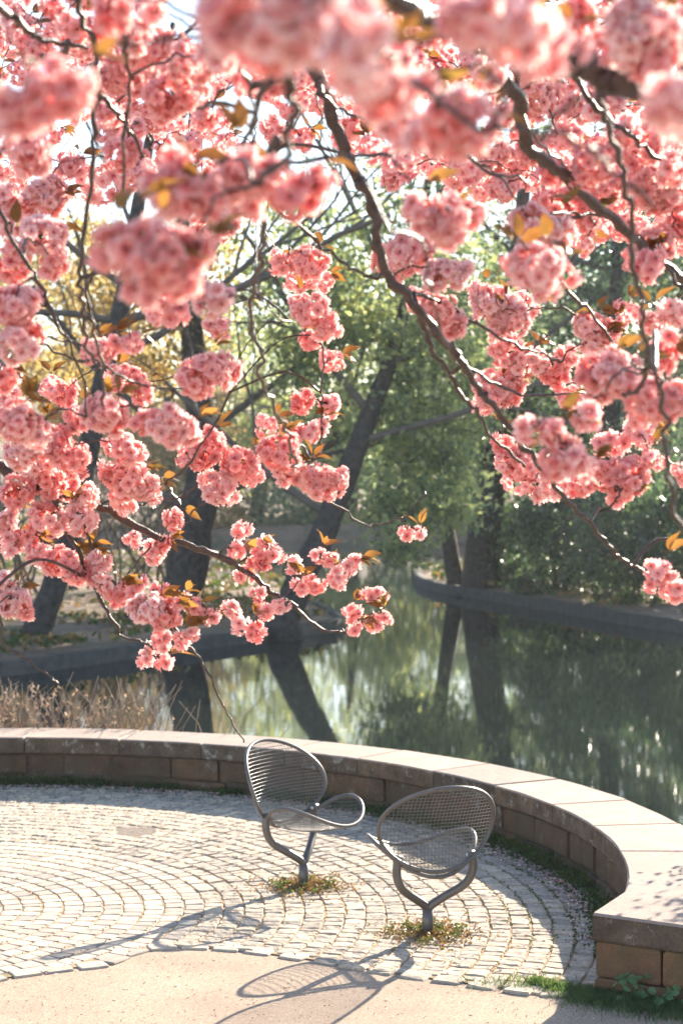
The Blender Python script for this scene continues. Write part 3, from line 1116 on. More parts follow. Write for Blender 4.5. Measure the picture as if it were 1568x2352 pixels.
# tree 3, leaning right over the water
park_tree('spring_tree', [PT(650, 1432, 34), PT(690, 1330, 34.2), PT(745, 1220, 34.6), PT(800, 1080, 35), PT(850, 950, 35.5), PT(905, 800, 36), PT(960, 560, 37), PT(1000, 300, 38)],
          [.32, .28, .25, .22, .19, .15, .10, .05], 'tree with a trunk leaning right over the water and fresh yellow green leaves', 'tree',
          [(.35, (-1, .2, .7), 4.5, .10), (.5, (1, -.1, .25), 4.5, .09), (.6, (-1, .2, .9), 5, .09), (.68, (1, 0, .4), 5, .08), (.8, (-.8, 0, 1), 4.5, .07), (.9, (.8, 0, .8), 4, .05)],
          [BL(900, 640, 36, 200, 190, 4200), BL(820, 860, 37, 170, 160, 2800), BL(1000, 900, 36, 150, 170, 4200), BL(980, 1120, 36.5, 130, 110, 3400), BL(700, 700, 37, 150, 170, 2600),
           BL(860, 420, 37, 230, 150, 1100), BL(600, 560, 38, 130, 150, 1600), BL(1080, 720, 37, 110, 170, 1700), BL(930, 1240, 36, 60, 55, 700)],
          .15, ['leaf_yellow', 'leaf_yellow', 'leaf_green'], 7, depth=3, droop=.5, clump=.30)
# tree 4, slim, tip of the island
park_tree('slim_tree', [PT(1045, 1332, 47.5), PT(1030, 1240, 47.5), PT(1010, 1100, 47.7), PT(1000, 900, 47), PT(1010, 600, 48), PT(1000, 300, 49)],
          [.24, .2, .18, .14, .1, .05], 'slim tree nearest the tip of the island, slightly leaning left', 'tree',
          [(.4, (-1, 0, .6), 4, .07), (.5, (1, 0, .6), 4, .07), (.7, (-1, 0, .8), 4, .06), (.85, (1, 0, .8), 4, .05)],
          [BL(1060, 800, 48, 170, 170, 3400), BL(960, 1060, 47.5, 120, 130, 2200), BL(1120, 980, 48, 90, 130, 2200)], .17, ['leaf_green', 'leaf_yellow', 'leaf_green'], 8, depth=3, clump=.4)
# tree 5, thick dark on the island
park_tree('shady_tree', [PT(1105, 1345, 46.6), PT(1112, 1240, 46.6), PT(1130, 1100, 46.6), PT(1160, 900, 45), PT(1190, 600, 46), PT(1210, 250, 47)],
          [.55, .45, .42, .34, .22, .1], 'thick dark trunked tree rising from the island beside the slim one', 'tree',
          [(.4, (1, 0, .5), 5, .12), (.5, (-1, 0, .7), 5, .1), (.65, (1, 0, .7), 5, .1), (.8, (-1, 0, .9), 5, .08)],
          [BL(1230, 1000, 46, 140, 180, 5600), BL(1200, 700, 47, 190, 180, 4200), BL(1350, 560, 48, 200, 170, 3600), BL(1150, 400, 48, 220, 160, 1000)], .17, ['leaf_dark', 'leaf_green'], 9, depth=3, clump=.45)
# right trees
park_tree('evergreen_tree', [PT(1390, 1360, 44), PT(1400, 1000, 44.4), PT(1420, 500, 45), PT(1430, 50, 46)], [.3, .24, .15, .05],
          'tall dark evergreen behind the bushes on the right of the island', 'tree',
          [(.4, (1, 0, .4), 3, .06), (.6, (-1, 0, .4), 3, .06)],
          [BL(1430, 1000, 45, 140, 180, 6000), BL(1480, 700, 45.5, 170, 200, 6500), BL(1500, 330, 46, 180, 220, 1800)], .17, ['leaf_dark', 'leaf_dark', 'leaf_green'], 10, depth=2, clump=.45)
# shrubs on the island
for i, (dx, dy, z, rx, rz_, n, mt) in enumerate([
        (1200, 1240, 46.5, 90, 110, 4200, ['leaf_dark']), (1310, 1220, 43.5, 110, 150, 6500, ['leaf_dark', 'leaf_green']),
        (1255, 1345, 44, 80, 42, 2200, ['leaf_dark']), (1440, 1250, 41, 120, 140, 6500, ['leaf_dark', 'leaf_green']),
        (1560, 1230, 39.5, 110, 150, 5600, ['leaf_dark']), (1660, 1150, 40, 120, 220, 5000, ['leaf_dark'])]):
    labs = ['small dark bush right behind the thick trunk on the island', 'tall glossy green bush in the middle of the island',
            'low dark bush spilling to the island kerb', 'broad glossy bush on the right half of the island', 'dark bush at the right edge of the view on the island',
            'tallest dark bush, cut off by the right edge']
    base = Vector((gx(dx, z), z, -.25))
    e = empty('bush', base, labs[i], 'bush', 'dark bushes along the island')
    rnd = random.Random(i)
    mm = MB()
    for q in range(6):
        limb_set(mm, Vector((rnd.gauss(0, .2), rnd.gauss(0, .2), 0)), Vector((rnd.gauss(0, .5), rnd.gauss(0, .5), 1)), 1.6, .04, 1, rnd)
    link('stem', mm.mesh('stem', [M['trunk']]), e)
    crown([BL(dx, dy, z, rx, rz_, n)], .13, [M[x] for x in mt], e, 'foliage', 20 + i, clump=.24)
# bare hedge left of tree 1 .. 2 on the peninsula
for i, (dx, z, h) in enumerate([(-60, 40, 5), (60, 41, 5.5), (170, 42, 5), (270, 41, 4.6), (350, 43, 5)]):
    labs = ['twiggy bare shrub at the left edge behind the leaning trunk', 'bare shrub right behind the leaning trunk', 'bare shrub just right of the leaning trunk',
            'bare shrub midway between the two left trunks', 'bare shrub left of the broad trunk']
    e = empty('bare_shrub', Vector((gx(dx, z), z, -.25)), labs[i], 'shrub', 'bare shrubs on the peninsula')
    rnd = random.Random(40 + i)
    mm = MB()
    for q in range(7):
        limb_set(mm, Vector((rnd.gauss(0, .3), rnd.gauss(0, .3), 0)), Vector((rnd.gauss(0, .45), rnd.gauss(0, .3), 1)), h * .5, .045, 3, rnd, 3, .7)
    link('branches', mm.mesh('branches', [M['twig_far']]), e)
# shrub out past the right edge that dapples the coping
e = empty('twiggy_shrub', Vector((3.1, 9.7, -.25)), 'twiggy shrub beyond the right end of the wall, shading the coping', 'shrub')
rnd = random.Random(77)
mm = MB()
for q in range(9):
    limb_set(mm, Vector((rnd.gauss(.2, .15), rnd.gauss(.2, .2), 0)), Vector((rnd.gauss(0, .25), rnd.uniform(.1, 1.0), 1)), 1.15, .014, 2, rnd, 3, .5)
mm.v = [Vector((max(v.x, -.55), v.y, v.z)) for v in mm.v]
link('branches', mm.mesh('branches', [M['twig_far']]), e)
crown([(3.25, 10.6, 1.25, .6, .9, .45, 1300)], .05, [M['leaf_green']], e, 'foliage', 78, clump=.12)
# far trees
far = [(-120, 96, 640, 200, 330, 'leaf_gold', 'golden tree beyond the pond at the far left'),
       (150, 100, 760, 170, 280, 'leaf_gold', 'golden leaved tree beyond the pond behind the leaning trunk'),
       (380, 94, 900, 140, 230, 'leaf_gold', 'rounded golden tree beyond the pond behind the broad trunk'),
       (590, 104, 900, 170, 220, 'leaf_yellow', 'pale green tree beyond the pond left of the centre'),
       (800, 98, 860, 190, 260, 'leaf_yellow', 'tall pale green tree beyond the pond in the centre'),
       (1010, 106, 900, 170, 220, 'leaf_green', 'tall green tree beyond the pond right of the centre'),
       (1240, 100, 850, 170, 270, 'leaf_green', 'tall green tree beyond the pond behind the island'),
       (1480, 96, 720, 200, 400, 'leaf_dark', 'tall dark tree beyond the pond at the far right'),
       (1720, 98, 600, 200, 480, 'leaf_dark', 'dark tree beyond the pond past the right edge')]
for i, (dx, z, dy, rx, rz_, mt, lb) in enumerate(far):
    base = Vector((gx(dx, z), z, .2))
    h = hz(dy, z)
    park_tree('distant_tree', [base, base + Vector((.3, 0, h * .5)), base + Vector((0, 0, h * 1.1))], [.5, .35, .1], lb, 'tree',
              [(.4, (1, 0, .8), 6, .14), (.5, (-1, 0, .8), 6, .14), (.7, (.6, 0, 1), 5, .1)],
              [BL(dx, dy, z, rx, rz_, 3400), BL(dx + 60, dy + rz_ * .6, z - 2, rx * .8, rz_ * .4, 2400), BL(dx - 50, dy + 60, z + 3, rx, rz_ * .8, 2600)], .38, [mt], 60 + i, 'trees beyond the pond', depth=2, clump=.8)
for i, dx in enumerate([-60, 120, 300, 470, 640, 800, 960, 1120, 1300, 1500]):
    z = 91 + (i % 3)
    labs = ['leftmost', 'second from the left', 'third from the left', 'fourth from the left', 'fifth from the left', 'sixth from the left', 'seventh from the left', 'eighth from the left', 'second from the right', 'rightmost']
    e = empty('waterside_bush', Vector((gx(dx, z), z, .1)), 'low bush on the far bank of the pond, ' + labs[i], 'bush', 'low bushes on the far bank')
    crown([BL(dx, 1165, z, 95, 60 + 12 * (i % 3), 1700)], .28, [M[['leaf_green', 'leaf_yellow', 'leaf_green', 'leaf_gold'][i % 4]]], e, 'foliage', 90 + i, clump=.5)

# ------------------------------------------------------------------ air
hm = bpy.data.materials.new('thin_haze'); hm.use_nodes = True
hn = hm.node_tree; hn.nodes.remove(hn.nodes['Principled BSDF'])
hv = hn.nodes.new('ShaderNodeVolumePrincipled')
hv.inputs['Color'].default_value = (0.86, 0.93, 1.0, 1)
hv.inputs['Density'].default_value = 0.00035
hv.inputs['Anisotropy'].default_value = 0.35
hn.links.new(hv.outputs[0], hn.nodes['Material Output'].inputs['Volume'])
hb = MB(); box(hb, (0, 190, 23), (700, 460, 51))
link('haze', hb.mesh('haze', [hm], False), kind='stuff')

# ------------------------------------------------------------------ cherry tree
TRUNK = Vector((2.5, 2.2, 0))
cherry = empty('cherry_tree', TRUNK, 'pink double flowering cherry whose branches hang over the view', 'tree')
CR = random.Random(5)


def petal(m, origin, axis, out, length, width, tilt, cup, R, curl=0.0):
    """one frilled petal; axis: flower axis, out: radial direction"""
    side = axis.cross(out)
    b = len(m.v)
    rows = 4
    prof = (0.28, 0.78, 1.0, 0.80)
    for i in range(rows):
        t = i / (rows - 1)
        ang = tilt + curl * t
        c = origin + (out * math.cos(ang) + axis * math.sin(ang)) * (length * t)
        w = width * prof[i] * .5
        for k in (-1, 0, 1):
            e = axis * (cup * length * (abs(k) * .8) * t) - out * (cup * .3 * length * abs(k) * t)
            fr = R.uniform(-.08, .08) * length * t
            tip = (-.13 if k == 0 and i == rows - 1 else 0) * length
            m.v.append(c + side * (k * w) + e + axis * fr + out * (tip + R.uniform(-.04, .04) * length * t))
    for i in range(rows - 1):
        for k in range(2):
            a = b + i * 3 + k
            v0 = i / (rows - 1); v1 = (i + 1) / (rows - 1)
            m.face((a, a + 1, a + 4, a + 3), 0, [(k / 2, v0), ((k + 1) / 2, v0), ((k + 1) / 2, v1), (k / 2, v1)])


def flower(m, p, axis, R, s=1.0):
    axis = axis.normalized()
    u = axis.orthogonal().normalized()
    a0 = R.uniform(0, 6.283)
    opn = R.uniform(-.15, .25)
    for n, L, wd, tilt, cup, cur, tv in ((8, .0262, .0150, -.12, .10, -.05, .22), (8, .0240, .0145, .20, .15, .10, .28), (7, .0190, .0130, .52, .2, .15, .3), (4, .0120, .010, .85, .25, 0, .3)):
        for k in range(n):
            a = a0 + 2 * math.pi * (k + R.uniform(-.3, .3)) / n
            o = (Quaternion(axis, a) @ u)
            petal(m, p + o * .0012, axis, o, L * s * R.uniform(.82, 1.12), wd * s * R.uniform(.8, 1.12), tilt + opn + R.uniform(-tv, tv), cup, R, cur)
        a0 += math.pi / n
    # eye
    b = len(m.v)
    c = p + axis * .0075 * s
    m.v.append(c + axis * .003 * s)
    for k in range(6):
        a = k * math.pi / 3
        m.v.append(c + (Quaternion(axis, a) @ u) * .0024 * s)
    for k in range(6):
        m.face((b, b + 1 + k, b + 1 + (k + 1) % 6), 1)
    return p - axis * .003 * s


def fib(n, R):
    out = []
    for i in range(n):
        z = 1 - 2 * (i + .5) / n
        a = i * 2.39996 + R.uniform(-.25, .25)
        q = math.sqrt(max(0, 1 - z * z))
        out.append(Vector((q * math.cos(a), q * math.sin(a), z + R.uniform(-.1, .1))).normalized())
    return out


def cluster_mesh(kind, seed):
    """kind 0..4: from a few flowers to a large mass made of many umbels of 4..7 flowers"""
    R = random.Random(seed)
    m = MB()
    if kind == 0:
        cent = [(Vector((0, 0, 0)), 4, .019)]
    elif kind == 1:
        cent = [(Vector((R.gauss(0, .008), R.gauss(0, .008), .006)), 6, .026), (Vector((R.uniform(-.022, .022), R.gauss(0, .01), -.018)), 5, .022)]
    else:
        nb, sp = {2: (6, .040), 3: (11, .060), 4: (18, .083)}[kind]
        ex = R.uniform(1.0, 1.3); ez = R.uniform(.75, .95)
        cent = []
        for d in fib(nb, R):
            k = R.uniform(.7, 1.12)
            cent.append((Vector((d.x * sp * ex, d.y * sp, d.z * sp * ez)) * k, R.randint(7, 9), R.uniform(.022, .030)))
    for c, nf, Rb in cent:
        outc = c.normalized() if c.length > .015 else Vector((0, 0, -1))
        for d in fib(nf, R):
            if len(cent) > 2 and d.dot(outc) < -.30:
                continue
            if len(cent) <= 2 and d.z > .8:
                continue
            p = c + d * Rb * R.uniform(.75, 1.2)
            ax = (d + outc * .45 * (len(cent) > 2) + Vector((R.gauss(0, .28), R.gauss(0, .28), R.gauss(0, .28)))).normalized()
            q = flower(m, p, ax, R, R.uniform(.80, 1.08))
            root = c * .4 + Vector((0, 0, .01))
            m.tube([q, (q + root) / 2 + Vector((0, 0, .002)), root], [.0011, .0009, .0009], 3, mi=2, cap=False)
    return m.mesh('blossom_cluster', [M['petal'], M['flower_eye'], M['pedicel']], True)


def flower_simple(m, p, axis, R, s):
    axis = axis.normalized()
    u = axis.orthogonal().normalized()
    for n, L, wd, tilt in ((7, .026, .018, .0), (6, .020, .016, .5)):
        for k in range(n):
            a = 2 * math.pi * (k + R.uniform(-.3, .3)) / n
            o = (Quaternion(axis, a) @ u)
            side = axis.cross(o); t = tilt + R.uniform(-.25, .25)
            d = o * math.cos(t) + axis * math.sin(t)
            b = len(m.v)
            l = L * s * R.uniform(.85, 1.1); w = wd * s * .5
            m.v += [p - side * w * .3, p + side * w * .3, p + d * l * .6 + side * w, p + d * l * .6 - side * w, p + d * l + side * w * .7 + axis * .002, p + d * l - side * w * .7 - axis * .002]
            m.face((b, b + 1, b + 2, b + 3), 0, [(0, 0), (1, 0), (1, .6), (0, .6)])
            m.face((b + 3, b + 2, b + 4, b + 5), 0, [(0, .6), (1, .6), (1, 1), (0, 1)])
    b = len(m.v); c = p + axis * .008
    m.v += [c + u * .0025, c + axis.cross(u) * .0025, c - u * .0025, c - axis.cross(u) * .0025]
    m.face((b, b + 1, b + 2, b + 3), 1)


def mass_part(seed):
    R = random.Random(seed)
    m = MB()
    nb = R.choice([3, 4, 6]); sp = .018 + .004 * nb
    for d in fib(nb, R):
        c = Vector((d.x * sp * 1.3, d.y * sp, d.z * sp)) * R.uniform(.7, 1.15)
        for e in fib(7, R):
            if e.dot(d) < -.3: continue
            flower_simple(m, c + e * .024 * R.uniform(.8, 1.2), e + d * .4 + Vector((R.gauss(0, .2), R.gauss(0, .2), R.gauss(0, .2))), R, R.uniform(.85, 1.05))
    return m


CM = {k: [cluster_mesh(k, 100 + 10 * k + j) for j in range(3 if k < 4 else 2)] for k in range(5)}
CRAD = {0: .042, 1: .058, 2: .083, 3: .104, 4: .130}


def leaf_mesh(seed):
    R = random.Random(seed)
    m = MB()
    n = 8
    for i in range(n + 1):
        t = i / n
        w = math.sin(math.pi * min(1, t * 1.02) ** .85) * .25 * (1 - .35 * t)
        if t > .8: w *= (1 - t) / .2 * .8 + .2
        if i == n: w = .004
        y = t; z = -.35 * t * t * R.uniform(.8, 1.2)
        for k in (-1, 0, 1):
            ser = (.03 if i % 2 else 0) * abs(k)
            m.v.append(Vector((k * (w + ser * .5), y, z + abs(k) * w * .35)) * .085)
    for i in range(n):
        for k in range(2):
            a = i * 3 + k
            m.face((a, a + 1, a + 4, a + 3))
    m.tube([(0, -.022, .004), (0, 0, 0)], .0011, 3)
    return m.mesh('leaf', [M['cherry_leaf']])


LM = [leaf_mesh(s) for s in range(5)]
LMV = [([v.co.copy() for v in me.vertices], [tuple(p.vertices) for p in me.polygons]) for me in LM]
leafb = MB()

# branch lines: (points in view, depth start, depth end, radius start, radius end)
BR = [
 ([(840, -20), (930, 10), (1000, 45), (1054, 80), (1124, 155), (1184, 225), (1209, 320), (1260, 380), (1334, 440), (1409, 505), (1484, 570), (1568, 650), (1640, 720)], 3.6, 5.2, .024, .010),
 ([(1290, 150), (1340, 135), (1400, 165), (1504, 200), (1620, 190)], 3.0, 3.0, .020, .028),
 ([(640, 20), (725, 165), (750, 225), (784, 320), (814, 390), (844, 450), (864, 525), (884, 618), (944, 688), (984, 743), (1034, 798), (1054, 828), (1094, 888), (1134, 933), (1184, 998), (1234, 1068), (1284, 1128), (1329, 1173), (1369, 1221), (1414, 1271), (1454, 1301), (1489, 1326)], 4.4, 5.4, .019, .0045),
 ([(964, 720), (969, 743), (994, 803), (1029, 853), (1059, 908), (1094, 943), (1134, 1003), (1204, 1073)], 5.0, 5.4, .009, .004),
 ([(1054, 828), (1124, 878), (1209, 908), (1309, 903), (1374, 913)], 5.2, 5.6, .006, .003),
 ([(924, 660), (1000, 690), (1074, 728), (1164, 783), (1234, 813), (1284, 833)], 5.0, 5.8, .007, .003),
 ([(1374, 180), (1394, 270), (1429, 390), (1444, 475), (1454, 588), (1469, 713), (1484, 788), (1514, 913), (1529, 1013), (1539, 1138), (1575, 1230)], 3.3, 3.8, .0065, .0045),
 ([(1100, 300), (1219, 295), (1284, 310), (1359, 345), (1424, 400), (1499, 475)], 2.3, 2.5, .004, .003),
 ([(1054, 350), (1134, 395), (1214, 415)], 4.2, 4.6, .006, .003),
 ([(1184, 225), (1240, 330), (1300, 380)], 4.4, 5.0, .006, .003),
 ([(170, -20), (190, 40), (220, 135), (220, 250), (210, 390), (185, 588), (185, 663), (195, 713), (195, 788), (225, 830), (275, 863), (350, 890), (420, 893)], 3.8, 4.8, .0075, .003),
 ([(262, -20), (270, 50), (285, 100), (295, 200), (285, 390), (290, 470)], 3.8, 4.2, .006, .003),
 ([(625, 165), (590, 260), (565, 330), (540, 420)], 3.4, 3.9, .008, .003),
 ([(450, 250), (500, 245), (585, 260)], 3.7, 3.6, .003, .005),
 ([(655, 160), (665, 250), (655, 350), (600, 420)], 2.5, 2.7, .008, .005),
 ([(640, 330), (590, 450), (605, 520), (600, 588), (580, 663), (575, 753), (595, 813), (610, 888), (640, 958), (670, 1028), (685, 1073)], 3.3, 4.9, .0075, .004),
 ([(-40, 400), (0, 480), (55, 598), (100, 668), (130, 738), (165, 798), (190, 868), (200, 958)], 4.4, 4.8, .006, .003),
 ([(215, 620), (200, 688), (220, 778), (235, 838), (237, 933)], 4.3, 4.6, .005, .003),
 ([(40, 760), (75, 778), (165, 828), (205, 828)], 4.6, 4.8, .004, .004),
 ([(-60, 1040), (0, 1068), (60, 1103), (150, 1133), (250, 1170), (350, 1226), (440, 1253), (500, 1276), (565, 1311), (615, 1351), (645, 1376), (675, 1391), (720, 1436), (784, 1453), (820, 1450)], 6.0, 6.5, .021, .0035),
 ([(95, 1120), (140, 1181), (175, 1261), (215, 1346), (255, 1416), (280, 1461), (325, 1476), (360, 1491)], 6.0, 6.0, .009, .004),
 ([(170, 1140), (185, 1176), (210, 1251), (240, 1316), (295, 1363)], 6.0, 6.0, .007, .004),
 ([(340, 1385), (395, 1436), (440, 1491), (480, 1546), (500, 1596), (530, 1651), (560, 1706)], 6.0, 6.1, .006, .0025),
 ([(-40, 1380), (0, 1426), (10, 1481), (50, 1511), (100, 1541), (135, 1571)], 5.6, 5.6, .006, .003),
 ([(690, 1100), (770, 1155), (834, 1201), (894, 1201), (944, 1176), (975, 1130)], 6.0, 6.2, .004, .0025),
 ([(585, 643), (615, 708), (670, 738)], 4.4, 5.2, .003, .002),
 ([(560, 420), (700, 530), (784, 603), (834, 628), (894, 638)], 4.6, 5.0, .005, .004),
 ([(1255, 610), (1299, 663), (1359, 718), (1414, 798)], 5.0, 5.4, .006, .004),
 ([(1500, 830), (1470, 890), (1430, 905)], 4.0, 4.2, .006, .004),
 ([(-30, -5), (0, 15), (35, 40), (70, 75), (125, 100), (200, 110)], 4.0, 4.4, .013, .005),
 ([(100, 130), (215, 200), (260, 250), (285, 280), (330, 360)], 4.4, 4.8, .009, .004),
 ([(1040, 80), (1084, 110), (1144, 115), (1209, 145), (1264, 170), (1294, 190)], 4.0, 4.6, .009, .004),
 ([(740, 215), (784, 255), (859, 275), (930, 265)], 4.4, 4.6, .006, .003),
 ([(600, 385), (690, 370), (809, 360), (909, 350), (980, 330)], 3.4, 3.8, .005, .004),
 ([(1350, 230), (1409, 285), (1484, 345), (1568, 405), (1620, 430)], 4.4, 4.8, .007, .005),
 ([(1194, 470), (1260, 490), (1334, 490), (1420, 505)], 4.6, 5.0, .003, .005),
 ([(350, 1226), (380, 1250), (420, 1210), (450, 1170), (480, 1150)], 6.2, 6.2, .003, .003),
 ([(300, 1310), (340, 1260), (350, 1240)], 6.1, 6.2, .003, .003),
 ([(735, 770), (742, 860), (738, 950), (737, 1045)], 5.9, 6.0, .003, .003),
 ([(530, 900), (440, 1060), (380, 1110), (350, 1150)], 5.8, 6.1, .004, .003),
 ([(330, 1160), (420, 1140), (470, 1100), (530, 1060)], 6.2, 6.0, .004, .003),
 ([(645, 1376), (690, 1330), (730, 1290)], 6.4, 6.4, .003, .002),
 ([(790, 1453), (830, 1430), (870, 1400)], 6.4, 6.4, .003, .002),
 ([(1370, 1180), (1410, 1150), (1430, 1120)], 5.4, 5.4, .004, .003),
 ([(1640, 560), (1568, 660), (1500, 560)], 5.0, 5.0, .007, .004),
 ([(470, 60), (520, 120), (570, 200), (580, 340)], 3.0, 3.6, .005, .003),
 ([(900, 540), (960, 545), (985, 640), (1010, 760), (1040, 860)], 3.2, 3.6, .003, .0025),
 ([(1640, 1260), (1570, 1330), (1540, 1350), (1495, 1320)], 5.4, 5.3, .005, .003),
]
# clusters: x, y, radius in view units, depth
CL = """60 225 70 2.3;150 190 75 2.3;20 250 60 2.3;100 240 60 2.4;540 20 95 1.9;640 55 100 1.9;735 40 95 2.0;600 100 70 2.0;800 110 85 2.1;700 -10 100 1.9
440 145 62 4.2;540 130 42 4.6;595 160 42 5;300 75 52 4;250 15 60 3;340 30 50 3.4;280 170 62 4.5;190 95 50 5.5;50 65 45 5.5;30 30 40 5.6;120 20 45 5.2;390 225 66 4.3;440 210 50 4.4;475 260 42 5;620 295 42 6;695 200 35 6;65 350 62 3.8;40 330 45 3.9
245 255 42 5;260 290 45 5.5;310 300 40 5.4;280 350 50 5.2;320 370 40 5.5;395 400 70 2.9;430 450 70 2.9;370 440 60 2.9;540 390 65 3;610 400 65 3;580 440 55 3.1;700 440 68 3;740 415 40 3;165 375 36 5.5;105 440 55 5.5;60 455 45 5.5;115 475 45 5.5;100 545 60 4.8;45 570 50 4.8
485 520 50 6;530 490 40 6;300 550 75 2.7;380 600 85 2.7;260 560 55 2.7;450 590 65 2.7;340 640 60 2.7
814 75 90 1.8;884 190 80 2.1;834 160 70 2;950 210 50 2.4;1024 280 75 2.5;1090 290 60 2.5;934 280 60 2.8;1064 240 55 2.5;980 310 60 2.6;1160 50 100 2.1;1090 20 85 2;1230 85 80 2.3;1180 110 60 2.3;1300 110 48 2.5;1474 75 80 2.8;1430 35 60 2.8;1520 125 65 2.8;1400 100 45 2.9;1545 215 75 2.1;1560 260 60 2.2
1019 495 62 3.6;960 480 55 3.6;1080 490 48 3.7;1030 540 45 3.6;984 145 50 6;880 35 34 5.5;1064 175 40 6;1200 190 52 5.5;1234 225 52 5.6;1310 250 66 6;1380 240 55 5;1134 345 50 5.8;1110 380 45 6;1174 390 50 6;1230 350 50 5.8;1359 380 60 4.6;1484 320 55 4.8;1449 350 50 5;1494 430 75 5;1540 450 55 5;1399 425 50 5.2;904 400 36 6;1044 415 38 6;1304 470 62 5.2;1254 450 42 5.4;1344 500 40 5.2
1224 520 66 4.3;1284 520 45 4.3;919 565 50 5;975 570 45 5.2;880 590 40 5.4;1309 300 45 5.4;1500 560 52 5;1460 590 35 5;804 285 40 6;850 240 45 5.8;740 130 50 4.5;690 320 35 6
30 705 68 4.5;70 690 50 4.6;40 795 58 4.5;70 760 40 4.6;120 600 45 4.8;20 620 45 4.9;500 685 58 4;460 660 40 4;400 700 52 4.6;360 720 35 4.8;490 745 42 5.5;250 800 42 5;300 790 34 5;215 805 34 5;470 860 66 5;535 845 38 5.2;500 830 40 5.1
645 595 40 6;710 605 48 6;680 645 35 6.3;735 645 32 6.3;720 715 48 5.8;690 700 32 5.8;745 750 42 5.8;715 785 38 6;760 830 34 6;700 918 38 6;755 930 38 6;730 985 36 6;300 870 45 5.8;270 870 35 5.8;320 895 40 5.8;250 950 58 5;215 940 38 5;390 980 62 4.8;345 965 42 4.9;440 995 42 4.9;160 900 38 6;120 890 34 6;40 970 58 4.8;85 990 42 4.9;180 960 40 5.8
290 1030 50 5.8;615 978 30 6;675 990 40 6;640 1040 56 5.6;660 1080 42 5.8;735 1105 52 5.8;775 1100 34 5.8;705 1080 36 5.8;475 1030 56 6;440 1050 36 6;555 1065 50 6;505 1115 54 6;575 1090 34 6;50 1040 45 5.8;120 1010 56 5.8;160 1050 52 5.8;90 1070 45 6;300 1110 56 6;260 1080 42 6;345 1115 42 6;110 1110 46 6;40 1130 45 6;200 1140 40 6;160 1110 40 6.1;280 1150 40 6.1
924 600 52 5.5;960 590 40 5.6;1020 630 56 5;1055 620 42 5;1000 710 50 5.2;1045 735 45 5.3;965 690 35 5.4;1130 700 58 5.8;1180 730 48 5.8;1100 675 42 5.8;1200 700 36 5.9;1150 745 38 5.8;1234 620 72 3.8;1180 605 48 3.9;1290 630 45 3.9;1160 800 45 6;1220 835 52 6;1305 820 38 6;1275 855 40 6;1180 850 40 6.1;1130 905 52 6;1180 890 42 6;1110 880 36 6;1350 745 45 5.8;1400 760 40 5.8;1440 720 32 5.8;1365 790 38 5.8
1400 870 68 4.3;1350 850 48 4.3;1445 850 45 4.4;1305 915 36 6;1350 925 34 6;1500 600 52 4.8;1545 710 48 5;1500 730 40 5.2;1530 800 55 4.5;1510 920 70 4.2;1555 900 50 4.2;1470 940 45 4.4;1215 985 42 3.9;1265 990 45 3.9;1310 1040 55 3.9;1345 955 42 3.9;1270 1060 48 3.9;1340 1075 40 4
1150 1020 38 6;1165 1060 32 6;1200 1070 46 6;1235 1125 38 6;1190 1110 30 6;1280 1110 46 5.8;1385 1090 52 5.5;1440 1095 54 5.5;1340 1115 38 5.6;1410 1020 45 5.6;1460 990 45 5.6;1500 1060 36 5.5;1565 1085 40 5.5;1420 1140 32 5.5
20 1240 40 6;15 1340 36 5.8;30 1385 46 5.8;55 1400 28 5.8;90 1265 40 6;150 1295 50 6;190 1310 36 6;225 1290 42 6;110 1190 48 6;180 1195 48 6;235 1330 36 6;15 1190 40 6;60 1230 36 6;270 1365 34 6;315 1345 40 6;340 1400 48 5.8;378 1410 46 5.8;365 1360 36 5.9;410 1380 28 5.9;445 1395 28 6;488 1415 24 6;370 1465 34 6;420 1470 30 6;440 1455 20 6;335 1515 26 6.1;378 1520 26 6.1;350 1490 20 6.1
305 1240 26 6.2;350 1265 36 6.2;375 1245 26 6.2;400 1190 34 6.2;555 1215 26 6.3;545 1262 28 6.3;600 1285 36 6.3;635 1275 26 6.3;615 1250 24 6.3;560 1320 26 6.3;530 1400 28 6.3;585 1445 30 6.3;552 1435 26 6.3;595 1365 28 6.3;608 1405 24 6.3;645 1390 24 6.3
675 1300 24 6.4;690 1345 26 6.4;725 1340 30 6.4;730 1275 24 6.4;758 1285 22 6.4;770 1325 30 6.4;800 1300 26 6.4;815 1290 22 6.4;845 1366 22 6.4;872 1364 20 6.4;808 1405 24 6.4;812 1440 26 6.4;856 1430 28 6.4;885 1420 22 6.4;932 1225 15 6.2;962 1223 14 6.2;1515 1305 40 5.3;1555 1345 42 5.3;1500 1345 24 5.3
330 110 60 4.4;170 60 50 4.6;80 110 50 5.2;500 100 60 3;390 90 45 4.4;230 60 50 4.6;560 180 45 4;350 160 50 4.6;640 180 45 4.4;900 120 60 3;1330 30 60 3.2;1010 60 50 4.4;1120 160 50 4;1560 60 60 3;1240 140 50 4;1150 250 45 4.8;1420 300 50 4.6;1280 380 50 5;1540 380 50 4.6;1560 520 48 5;10 440 45 5;20 500 45 5;0 860 45 5;25 900 40 5.4;1340 560 30 5.2"""
clusters = []
for tok in CL.replace('\n', ';').split(';'):
    if tok.strip():
        clusters.append(tuple(float(v) for v in tok.split()))


class Branch:
    pass


